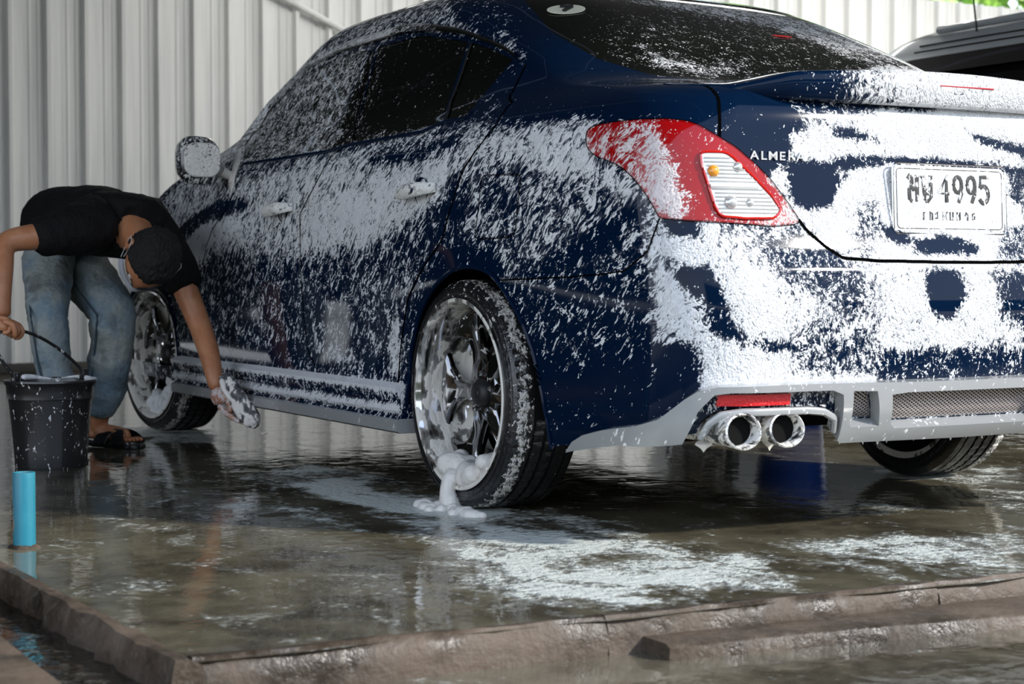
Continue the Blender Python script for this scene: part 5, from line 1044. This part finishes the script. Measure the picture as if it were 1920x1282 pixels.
# ------------------------------------------------------------------ blue barrel and a bin of cloths standing beyond the blue car
br_ = thing('bucket', (2.80, -1.66, 0), 'blue plastic bucket standing between the two cars, glimpsed only mirrored in the wet floor', 'bucket')
b = B(); b.lathe([(.0001,0),(.125,0),(.130,.01),(.150,.30),(.158,.31),(.158,.34),(.165,.41),(.170,.42),(.165,.425),(.155,.41),(.120,.02),(.0001,.02)], (2.80, -1.66, 0), 'Z', 40); b.make('pail', plain('blue plastic', (.006, .05, .26), .35), br_)
B().tube([(2.80+.165*math.cos(a), -1.66+.165*math.sin(a)*.3-.16, .40+.0*a-.16*math.sin(a)) for a in np.linspace(0, math.pi, 20)], .004, 6).make('bail_handle', M['black'], br_)
# ------------------------------------------------------------------ bushes over the wall, right
M['leaf'] = plain('bright green leaves', (.30, .52, .07), .5, vary=.6, **{'Transmission Weight': 0})  # bright green base colour, varied at random
r = np.random.default_rng(12)
for k, (x, y, h) in enumerate(((11.5, -8.9, 5.0), (12.3, -13.0, 5.2), (11.8, -17.2, 5.0))):
    bu = thing('bush', (x, y, 0), ['bright green bush showing over the wall top, leftmost at the upper right corner', 'bright green bush showing over the wall top above the silver car', 'bright green bush beyond the wall past the right end of the picture'][k], 'bush')
    b = B()
    for i in range(1500):
        d = r.normal(size=3); d /= np.linalg.norm(d); c = np.array([x, y, h*.58])+d*np.array([1.2, 1.75, h*.42])*r.uniform(.7, 1.0); a = r.normal(size=3); a /= np.linalg.norm(a); e = np.cross(a, d); e /= np.linalg.norm(e); L = .2
        b.add([c-a*L, c+e*L*.4, c+a*L, c-e*L*.4], [[0, 1, 2, 3]])
    o = b.make('foliage', M['leaf'], bu, False); o['kind'] = 'stuff'
    B().tube([(x, y, 0), (x+.05, y, h*.5)], [.09, .04], 8).make('trunk', plain('bark', (.1,.07,.05), .8), bu)
# joints of the bending person
JP = dict(
    pelvis=(3.274, 1.300, 0.743),
    waist=(3.125, 1.276, 0.793),
    belly=(2.974, 1.252, 0.796),
    chest=(2.820, 1.223, 0.785),
    upchest=(2.693, 1.203, 0.759),
    neck=(2.596, 1.198, 0.720),
    neck2=(2.523, 1.192, 0.692),
    hipR=(3.172, 1.326, 0.700),
    kneeR=(2.867, 1.414, 0.464),
    shinR=(2.881, 1.391, 0.288),
    ankR=(2.896, 1.332, 0.077),
    hipL=(3.315, 1.213, 0.688),
    kneeL=(2.884, 1.178, 0.461),
    shinL=(2.966, 1.176, 0.279),
    ankL=(3.059, 1.194, 0.064),
    clavR=(2.666, 1.277, 0.775),
    shR=(2.604, 1.373, 0.746),
    armR=(2.582, 1.478, 0.727),
    elR=(2.581, 1.622, 0.706),
    foreR=(2.520, 1.644, 0.592),
    wrR=(2.495, 1.648, 0.497),
    clavL=(2.738, 1.121, 0.761),
    shL=(2.718, 1.050, 0.681),
    armL=(2.710, 1.002, 0.583),
    elL=(2.658, 0.961, 0.445),
    foreL=(2.579, 0.952, 0.344),
    wrL=(2.514, 0.956, 0.255),
    head=(2.430, 1.194, 0.653),
    handR=(2.483, 1.641, 0.451),
    handL=(2.474, 0.939, 0.187),
    sponge=(2.437, 0.914, 0.188),
    sp1=(2.483, 0.950, 0.271),
    sp2=(2.385, 0.870, 0.106),
    toeR=(2.787, 1.348, 0.015),
    toeL=(2.896, 1.092, 0.011),
    heelL=(3.136, 1.233, 0.016),
    heelR=(2.999, 1.418, 0.014),
    htop=(2.475, 1.627, 0.432),
)
# directions across, up and away in the view the pose was measured from
PR, PU, PA = (-0.4897,-0.8719,0.0000), (0.0332,-0.0186,0.9993), (0.8713,-0.4893,-0.0380)
# ------------------------------------------------------------------ the person bending over with the bucket
def jv(k): return Vector(JP[k]) if isinstance(k, str) else Vector(k)
def skin(chains, root, sub=2, tweak=None):
    """chains: lists of (point or joint name, rx, ry); equal points are shared. Returns (V, F) of one smooth skin"""
    idx, V, R, E = {}, [], [], []
    def vid(p, r):
        key = tuple(round(c, 4) for c in p)
        if key not in idx: idx[key] = len(V); V.append(p); R.append(r)
        return idx[key]
    for ch in chains:
        prev = None
        for c in ch:
            i = vid(jv(c[0]), (c[1], c[2] if len(c) > 2 else c[1]))
            if prev is not None and prev != i: E.append((prev, i))
            prev = i
    me = bpy.data.meshes.new('skin_src'); me.from_pydata(V, E, []); ob = bpy.data.objects.new('skin_src', me); COL.objects.link(ob)
    ob.modifiers.new('s', 'SKIN'); sv = me.skin_vertices[0].data if me.skin_vertices else None
    if sv is None:
        bm = bmesh.new(); bm.from_mesh(me); bm.verts.layers.skin.verify(); bm.to_mesh(me); bm.free(); sv = me.skin_vertices[0].data
    rk = tuple(round(c, 4) for c in jv(root))
    for i, r in enumerate(R): sv[i].radius = r; sv[i].use_root = (i == idx[rk])
    m = ob.modifiers.new('u', 'SUBSURF'); m.levels = sub; m.render_levels = sub
    dg = bpy.context.evaluated_depsgraph_get(); e = bpy.data.meshes.new_from_object(ob.evaluated_get(dg))
    out = (np.array([v.co[:] for v in e.vertices]), [tuple(p.vertices) for p in e.polygons]); bpy.data.objects.remove(ob); return out
from mathutils import noise as mnoise
def fold(V, F, amp, scale, vec=(1,1,1)):
    me = bpy.data.meshes.new('x'); me.from_pydata([tuple(v) for v in V], [], F); me.update(); N = np.array([v.normal[:] for v in me.vertices]); out = V.copy()
    for i, v in enumerate(V):
        q = Vector((v[0]*vec[0]*scale, v[1]*vec[1]*scale, v[2]*vec[2]*scale)); n = mnoise.noise(q)+.5*mnoise.noise(q*2.1)
        out[i] = v+N[i]*amp*(n if n < 0 else n*1.2-abs(mnoise.noise(q*1.3))*.6)
    return out
person = thing('person', (2.98, 1.27, 0), 'person in black t-shirt and faded jeans bending beside the car with bucket and sponge', 'person')
def skinmat(name, soapd=None):
    t = NT(name); co = t.obj(); n = t.noise(co, 22, 4, .6)
    c = t.mix(t.rng(n, .3, .7), (.42, .17, .08), (.52, .24, .125))
    return t.end(t.bsdf(c, .42, 0, 0, **{'Subsurface Weight': .12, 'Subsurface Radius': (.012,.005,.003), 'Subsurface Scale': 1.0, 'Normal': t.bump(t.noise(co, 160, 3), .0008)}))
M['skin'] = skinmat('brown skin'); M['skinsoap'] = soapy('soapy hand skin', (.40, .19, .12), .4, density=.56, scale=.8, k=.6, tint=(.66,.58,.56), vary=.5)
# limbs, neck and hands as one body
def finger(base, pts, r): return [(tuple(base), r*1.1)] + [(tuple(p), q) for p, q in pts]
PRv, PUv, PAv = Vector(PR), Vector(PU), Vector(PA)
def cv(o, x, y, z): return jv(o)+PRv*x+PUv*y-PAv*z       # offset: right, up, towards the viewer
body = [[('pelvis',.12,.10),('waist',.11,.095),('belly',.115,.10),('chest',.12,.105),('upchest',.10,.085),('neck',.056,.056),('neck2',.05,.05),(cv('head',0,.0,.0),.05,.05)],
        [('pelvis',.12,.10),('hipR',.095,.095),('kneeR',.058,.058),('shinR',.052,.052),('ankR',.036,.036),((2.86,1.345,.045),.034,.026),((2.80,1.348,.028),.036,.018)],
        [('pelvis',.12,.10),('hipL',.095,.095),('kneeL',.058,.058),('shinL',.052,.052),('ankL',.036,.038),((3.02,1.165,.048),.034,.028),((2.945,1.120,.030),.038,.018)],
        [('upchest',.10,.085),('clavR',.07,.065),('shR',.058,.055),('armR',.050,.048),('elR',.040,.042),('foreR',.038,.036),('wrR',.024,.030),(cv('wrR',.002,-.03,.004),.025,.036)],
        [('upchest',.10,.085),('clavL',.07,.065),('shL',.055,.055),('armL',.048,.046),('elL',.041,.041),('foreL',.038,.038),('wrL',.027,.029),(cv('wrL',.012,-.035,0),.030,.033)]]
V, Fb = skin(body, 'pelvis'); bV, bF = [V], list(Fb); off = len(V)
# right fist round the bucket handle
K = 'wrR'; ht = Vector(JP['htop'])
fists = []
palm = [(cv(K,.002,-.025,.004),.026,.034),(cv(K,.006,-.058,.010),.028,.038),(cv(K,.010,-.075,.008),.024,.034)]
fists.append(palm)
for j in range(4):
    d = -.030+.021*j      # spread along the handle, across the fist
    b0 = cv('htop', -.022+d*.35, .012+d*-.25, .020-d*.9)
    c = cv('htop', d*.3, -d*.25, -d*.9)
    n1 = PRv*.020+PUv*.006; n2 = PRv*.014-PUv*.018; n3 = -PRv*.008-PUv*.020
    fists.append([(tuple(c-PRv*.022+PUv*.030), .0100), (tuple(c+PRv*.006+PUv*.024), .0095), (tuple(c+PRv*.020+PUv*.002), .0088), (tuple(c+PRv*.010-PUv*.016), .0080), (tuple(c-PRv*.010-PUv*.018), .0070)])
fists.append([(cv(K,.010,-.040,.030), .0125), (cv('htop',.016,.018,.034), .0115), (cv('htop',.024,-.010,.030), .0100), (cv('htop',.020,-.026,.024), .0085)])
# left hand closed on the sponge
K2 = 'wrL'; dn = (Vector(JP['sp2'])-Vector(JP['sp1'])).normalized()
hl = [[(cv(K2,.006,-.02,0),.028,.032),(cv(K2,.018,-.055,.006),.030,.036),(cv(K2,.028,-.082,.008),.026,.034)]]
for j in range(4):
    b = cv(K2, .010+.012*j-.004, -.075-.005*j+.012*(3-j)*.0, .020-.016*j)
    q = (j-1.5)
    L = (.036, .040, .038, .030)[j]
    a0 = cv(K2, .016+.008*j, -.080, .024-.016*j); a1 = a0+dn*L*.9+PRv*.006-PAv*.006; a2 = a1+dn*L*.65+PRv*.014; a3 = a2+dn*L*.40+PRv*.016
    hl.append([(tuple(a0), .0115), (tuple(a1), .0102), (tuple(a2), .0092), (tuple(a3), .0078)])
hl.append([(cv(K2,.026,-.036,.016), .0130), (cv(K2,.046,-.058,.030), .0115), (cv(K2,.056,-.086,.034), .0100), (cv(K2,.058,-.106,.032), .0084)])
soapF = []
for group, so in ((fists, 0), (hl, 1)):
    for ch in group:
        v, f = skin([ch], ch[0][0], 2); bV.append(v); n0 = len(bF); bF += [tuple(i+off for i in q) for q in f]; off += len(v)
        if so: soapF += list(range(n0, len(bF)))
Vb = np.concatenate(bV)
# ---- head with a face, joined into the same body
fw = Vector(PR)*-.42+Vector(PU)*-.86-Vector(PA)*.14; upv = Vector(PR)*.38+Vector(PU)*-.20-Vector(PA)*.88
upv = (upv-fw.normalized()*upv.dot(fw.normalized())).normalized(); fw.normalize(); rt = fw.cross(upv).normalized()
HC = Vector(JP['head'])
def hp(r_, f_, u_): return HC+rt*r_+fw*f_+upv*u_
nu_, nv_ = 44, 36; HV = []
for j in range(nv_+1):
    th = math.pi*j/nv_
    for i in range(nu_):
        ph = 2*math.pi*i/nu_; x, y, z = math.sin(th)*math.sin(ph), math.sin(th)*math.cos(ph), math.cos(th)
        sx, sy, sz = .077, .096, .110
        jaw = max(0, -z); sx *= 1-.30*jaw**1.3; sy_ = sy*(1-.10*jaw) if y > 0 else sy*(1-.42*jaw**.8)
        px, py, pz = x*sx, y*sy_, z*(sz if z > 0 else .122)
        if y > 0:
            py += .012*math.exp(-((px/.012)**2))*math.exp(-(((pz+.018)/.020)**2))*1.6     # nose
            py += .006*math.exp(-((px/.03)**2))*math.exp(-(((pz-.018)/.010)**2))            # brow
            py -= .010*(math.exp(-(((px-.031)/.014)**2))+math.exp(-(((px+.031)/.014)**2)))*math.exp(-(((pz-.000)/.012)**2))
            py += .004*math.exp(-((px/.022)**2))*math.exp(-(((pz+.062)/.009)**2)) + .007*math.exp(-((px/.022)**2))*math.exp(-(((pz+.100)/.016)**2))
        HV.append(tuple(hp(px, py, pz)))
HF = [(j*nu_+i, j*nu_+(i+1) % nu_, (j+1)*nu_+(i+1) % nu_, (j+1)*nu_+i) for j in range(nv_) for i in range(nu_)]
Vb = np.concatenate([Vb, np.array(HV)]); bF += [tuple(i+off for i in q) for q in HF]; off += len(HV)
def ear(s):
    b = B(); rings = []
    for k in range(5):
        q = k/4; rr = (1, 1.04, .98, .80, .5)[k]; oo = (0, .008, .013, .014, .008)[k]
        rings.append([tuple(hp(s*(.074+oo), -.006+.019*rr*math.cos(a)-.004, -.006+.032*rr*math.sin(a))) for a in np.linspace(0, 2*math.pi, 16, endpoint=False)])
    b.loft(rings); return b
for s in (1, -1):
    b = ear(s); Vb = np.concatenate([Vb, np.array(b.v)]); bF += [tuple(i+off for i in q) for q in b.f]; off += len(b.v)
bo = mesh('body', Vb, bF, M['skin'], person); bo.data.materials.append(M['skinsoap'])
mi = np.zeros(len(bo.data.polygons), int)
if len(mi) == len(bF): mi[soapF] = 1; bo.data.polygons.foreach_set('material_index', mi.tolist())
for s in (1, -1):      # eyes, half closed
    b = B(); b.lathe([(.0001,-.011),(.006,-.009),(.0105,-.003),(.0105,.003),(.006,.009),(.0001,.011)], (0,0,0), 'Z', 16); b.v = [tuple(hp(p[0]+s*.031, p[1]+.078, p[2]+.0)) for p in b.v]; b.make('eye', plain('eye', (.6,.58,.55), .15), person)
# hair: a cap with short wavy relief
b = []; HV2 = []; hn = 90; hm = 60
for j in range(hm+1):
    th = (.70*math.pi)*j/hm
    for i in range(hn):
        ph = 2*math.pi*i/hn; x, y, z = math.sin(th)*math.sin(ph), math.sin(th)*math.cos(ph), math.cos(th)
        lim = .52+.34*(1-max(0, y))**1.0 if y > 0 else .90       # hairline: higher over the forehead
        lim = (.36+.20*(1-min(1, max(0, y)*1.25))) if y > .25 else (.56 if y > -.1 else .66)
        q = min(1, max(0, ((lim+.035*mnoise.noise(Vector((x*9, y*9, z*9))))*math.pi-th)/.32)); g = .009*q-.003*(1-q)
        n_ = mnoise.noise(Vector((x*4, y*4, z*4)))*.007+mnoise.noise(Vector((x*11, y*6, z*11)))*.0055+mnoise.noise(Vector((x*26, y*16, z*26)))*.003
        g += n_*q
        sx, sy, sz = .077+g, (.096+g), .110+g
        HV2.append(tuple(hp(x*sx, y*sy*(1 if y > 0 else 1-.0), z*sz)))
HF2 = [(j*hn+i, j*hn+(i+1) % hn, (j+1)*hn+(i+1) % hn, (j+1)*hn+i) for j in range(hm) for i in range(hn)]
t = NT('black hair'); co = t.obj(); hs = t.noise(co, 190, 3, .7); M['hair'] = t.end(t.bsdf(t.mix(t.rng(hs, .4, .7), (.004,.0035,.004), (.010,.008,.007)), .7, Normal=t.bump(t.math('ADD', hs, t.noise(co, 60, 3)), .006)))
mesh('hair', HV2, HF2, M['hair'], person)
# mask over nose and mouth with ear loops
b = B(); rings = []
for k, z in enumerate(np.linspace(-.108, -.004, 10)):
    w = .066-.020*max(0, (-z-.06)/.05); ring = []
    for a in np.linspace(-1.15, 1.15, 17):
        yy = (.098+.016*math.exp(-(a/.35)**2)*math.exp(-((z+.03)/.03)**2)-.22*max(0, -z-.075))*math.cos(a)*1.02; xx = (w+.012)*math.sin(a)/math.sin(1.15)
        ring.append(tuple(hp(xx, yy+.004, z)))
    rings.append(ring)
V = [p for r_2 in rings for p in r_2]; V2 = [tuple(Vector(p)-(Vector(p)-HC).normalized()*.0025) for p in V]; n = 17; m = 10
Fm = [(i*n+k, i*n+k+1, (i+1)*n+k+1, (i+1)*n+k) for i in range(m-1) for k in range(n-1)]
mk = mesh('face_mask', V+V2, Fm+[tuple(x+n*m for x in f[::-1]) for f in Fm], plain('pale grey face mask', (.50,.52,.58), .7, bump=(120,.001)), person)
for s in (1, -1):
    B().tube([hp(s*.078, .036, -.012), hp(s*.083, .012, .022), hp(s*.090, -.016, .030), hp(s*.092, -.030, .005), hp(s*.086, -.018, -.035), hp(s*.078, .012, -.050), hp(s*.070, .035, -.075)], .0013, 6).make('ear_loop', plain('white elastic', (.75,.75,.75), .6), mk)
# t-shirt
t = NT('black t-shirt cotton'); co = t.obj(); M['shirt'] = t.end(t.bsdf((.0045,.004,.0045), .8, 0, 0, **{'Specular IOR Level': .25, 'Normal': t.bump(t.math('ADD', t.noise(co, 12, 4, .6), t.math('MULTIPLY', t.noise(t.vec('MULTIPLY', co, (1, 1, .4)), 40, 2), .25)), .02)}))
shirt = [[(tuple(Vector(JP['pelvis'])+Vector((.02,.01,-.01))),.155,.135),('waist',.150,.130),('belly',.155,.130),('chest',.160,.130),('upchest',.145,.120),(tuple(Vector(JP['upchest']).lerp(Vector(JP['neck']), .72)),.088,.086)],
         [('upchest',.145,.120),('clavR',.112,.100),('shR',.088,.084),('armR',.072,.070),(tuple(Vector(JP['armR']).lerp(Vector(JP['elR']), .42)),.068,.066)],
         [('upchest',.145,.120),('clavL',.118,.105),('shL',.092,.086),('armL',.070,.068),(tuple(Vector(JP['armL']).lerp(Vector(JP['elL']), .30)),.064,.062)]]
V, Fs = skin(shirt, 'belly', 3); V = fold(V, Fs, .010, 9, (1, 1, 1)); V = fold(V, Fs, .004, 24, (1.5, 1, .6)); mesh('t_shirt', V, Fs, M['shirt'], person)
# jeans
t = NT('faded blue denim'); co = t.obj(); n = t.noise(co, 5.5, 4, .6); n2 = t.noise(co, 60, 3, .6); fr = t.n('ShaderNodeSeparateXYZ', {0: co}).outputs
c = t.mix(t.rng(n, .38, .62), (.15, .23, .29), (.30, .33, .31)); c = t.mix(t.rng(n2, .4, .7, 0, .35), c, (.36, .42, .44)); c = t.mix(t.rng(t.noise(co, 9, 3), .58, .72, 0, .6), c, (.085,.09,.085))
M['denim'] = t.end(t.bsdf(c, .75, Normal=t.bump(t.math('ADD', t.noise(co, 14, 4, .6), t.math('MULTIPLY', n2, .1)), .018)))
jeans = [[('waist',.122,.110),('pelvis',.150,.130),('hipR',.108,.108),(tuple(Vector(JP['hipR']).lerp(Vector(JP['kneeR']), .5)),.092,.092),('kneeR',.074,.074),('shinR',.066,.068),(tuple(Vector(JP['shinR']).lerp(Vector(JP['ankR']), .55)),.058,.060),(tuple(Vector(JP['ankR'])+Vector((0,0,.028))),.056,.058)],
         [('pelvis',.150,.130),('hipL',.112,.110),(tuple(Vector(JP['hipL']).lerp(Vector(JP['kneeL']), .5)),.100,.100),('kneeL',.088,.086),('shinL',.078,.078),(tuple(Vector(JP['shinL']).lerp(Vector(JP['ankL']), .5)),.072,.072),(tuple(Vector(JP['ankL'])+Vector((.0,0,.045))),.068,.070)]]
V, Fs = skin(jeans, 'pelvis', 3); V = fold(V, Fs, .009, 8, (1, 1, 1.6)); V = fold(V, Fs, .004, 26, (.7, .7, 1.6)); jo = mesh('jeans', V, Fs, M['denim'], person)
# stitched side seam
for ch, nm in ((('hipL','kneeL','shinL','ankL'), .094), (('hipR','kneeR','shinR','ankR'), .078)):
    P = []
    for i in range(3):
        a, b_ = Vector(JP[ch[i]]), Vector(JP[ch[i+1]])
        for f in np.linspace(0, 1, 9)[:-1 if i < 2 else 9]:
            r_3 = {'hipL': (.10, .088), 'kneeL': (.086, .078), 'shinL': (.078, .070), 'hipR': (.10, .075), 'kneeR': (.074, .067), 'shinR': (.066, .060)}[ch[i]]; rr = r_3[0]*(1-f)+r_3[1]*f
            d = (-PRv*.50-PAv*.86).normalized(); P.append(a.lerp(b_, float(f))+d*rr*1.0)
    P[-1].z += .05; P[-2].z += .02
    B().tube(P, .0035, 6).make('side_seam', plain('dark seam', (.05,.08,.11), .8), jo)
# black cross-strap sandals
M['sandal'] = plain('black rubber sandal', (.012,.012,.013), .22, 0, .3)
for heel, toe, ank in ((Vector((3.03,1.345,0)), Vector((2.765,1.350,0)), 'ankR'), (Vector((3.150,1.225,0)), Vector((2.895,1.085,0)), 'ankL')):
    d = (toe-heel); L = d.length; d.normalize(); sd = Vector((-d.y, d.x, 0)); sh = thing('sandal', tuple(heel), None, None); sh.parent = person; sh.location = heel-person.location
    def sp3(f, w, z): return tuple(heel+d*L*f+sd*w+Vector((0,0,z)))
    out = [(0.0,.012),(.03,.026),(.12,.035),(.3,.033),(.45,.034),(.62,.044),(.78,.048),(.90,.042),(.97,.028),(1.0,.010)]
    outl = [(f, w) for f, w in out]+[(f, -w) for f, w in out[::-1]]
    b = B(); b.loft([[sp3(f, w*k_, z+(.006 if f < .25 else 0)*1) for f, w in outl] for z, k_ in ((.001,.94),(.004,1),(.020,1.0),(.024,.97),(.020,.90))]); b.make('sole', M['sandal'], sh)
    for a0, a1 in (((.46,1,.92),(-1,)) if False else ((.44, .80), (.80, .46))):
        pts = []
        for q in np.linspace(0, 1, 13):
            f = a0+(a1-a0)*q; ang = math.pi*q; pts.append(sp3(f, .050*math.cos(ang), .014+.056*math.sin(ang)**.8*(1.25-.5*f)))
        b = B(); rings = []
        for i, p in enumerate(pts):
            t_ = (Vector(pts[min(i+1, 12)])-Vector(pts[max(i-1, 0)])).normalized(); ax = d*1.0; nn_ = t_.cross(ax).normalized(); p = Vector(p)
            rings.append([tuple(p+ax*x_*.030+nn_*z_*.0035) for x_, z_ in ((-1,-.4),(-.9,.6),(-.4,1),(.4,1),(.9,.6),(1,-.4),(.4,-1),(-.4,-1))])
        b.loft(rings); b.make('strap', M['sandal'], sh)
    ft = [[(tuple(Vector(JP[ank])+Vector((0,0,0))), .036,.038),(sp3(.22,0,.052),.034,.030),(sp3(.52,0,.046),.036,.026),(sp3(.74,0,.034),.040,.017),(sp3(.82,0,.030),.036,.013)]]
    v, f = skin(ft, ft[0][0][0], 2); mesh('foot', v, f, M['skin'], person)
    for k, (w, l) in enumerate(((.026,.16),(.010,.155),(-.004,.14),(-.017,.12),(-.029,.095))):
        s_w = w if ank == 'ankL' else -w
        v, f = skin([[(sp3(.78, s_w, .031),.010),(sp3(.78+l*.62, s_w, .032),.0085),(sp3(.78+l*.95, s_w, .030),.0075)]], sp3(.78, s_w, .031), 2); mesh('toe', v, f, M['skin'], person)
# ---- sponge held against the sill
sg = thing('sponge', JP['sponge'], 'grey wash sponge dripping white foam, pressed to the car sill by the bending person', 'sponge')
a, e_ = Vector(JP['sp1']), Vector(JP['sp2']); ax = (e_-a).normalized(); wv = ax.cross(PAv).normalized(); tv = ax.cross(wv).normalized(); a = a+wv*0+PRv*.010+PAv*.004; e_ = e_+PRv*.006+PAv*.01
rings = []
for k, f in enumerate(np.linspace(0, 1, 14)):
    c = a.lerp(e_, float(f)); s_ = (.55+.45*min(1, f*5))*(1 if f < .85 else 1-.6*((f-.85)/.15)**2); w = (.030-.004*math.sin(f*7))*s_; h = .024*s_
    rings.append([tuple(c+wv*w*math.copysign(abs(math.cos(q))**.6, math.cos(q))+tv*h*math.copysign(abs(math.sin(q))**.6, math.sin(q))) for q in np.linspace(0, 2*math.pi, 20, endpoint=False)])
B().loft(rings).make('sponge_body', soapy('soaked grey sponge', (.06,.065,.07), .8, density=.48, scale=.35, k=.6, d=(0,0,1), tint=(.78,.74,.70), vary=1.2, bodybump=(90,.004)), sg)
sp_ = []; r_ = np.random.default_rng(6)
for k in range(26):
    f = k/25; c = a.lerp(e_, .1+.8*f); q = c-tv*.004+(-PRv)*.022*(.4+.6*math.sin(f*5))-PAv*.018; sp_.append((q.x+r_.normal(0,.002), q.y+r_.normal(0,.002), q.z, .005+.004*r_.random()))
lumps('foam_clump', sp_, M['foamcream'], sg)
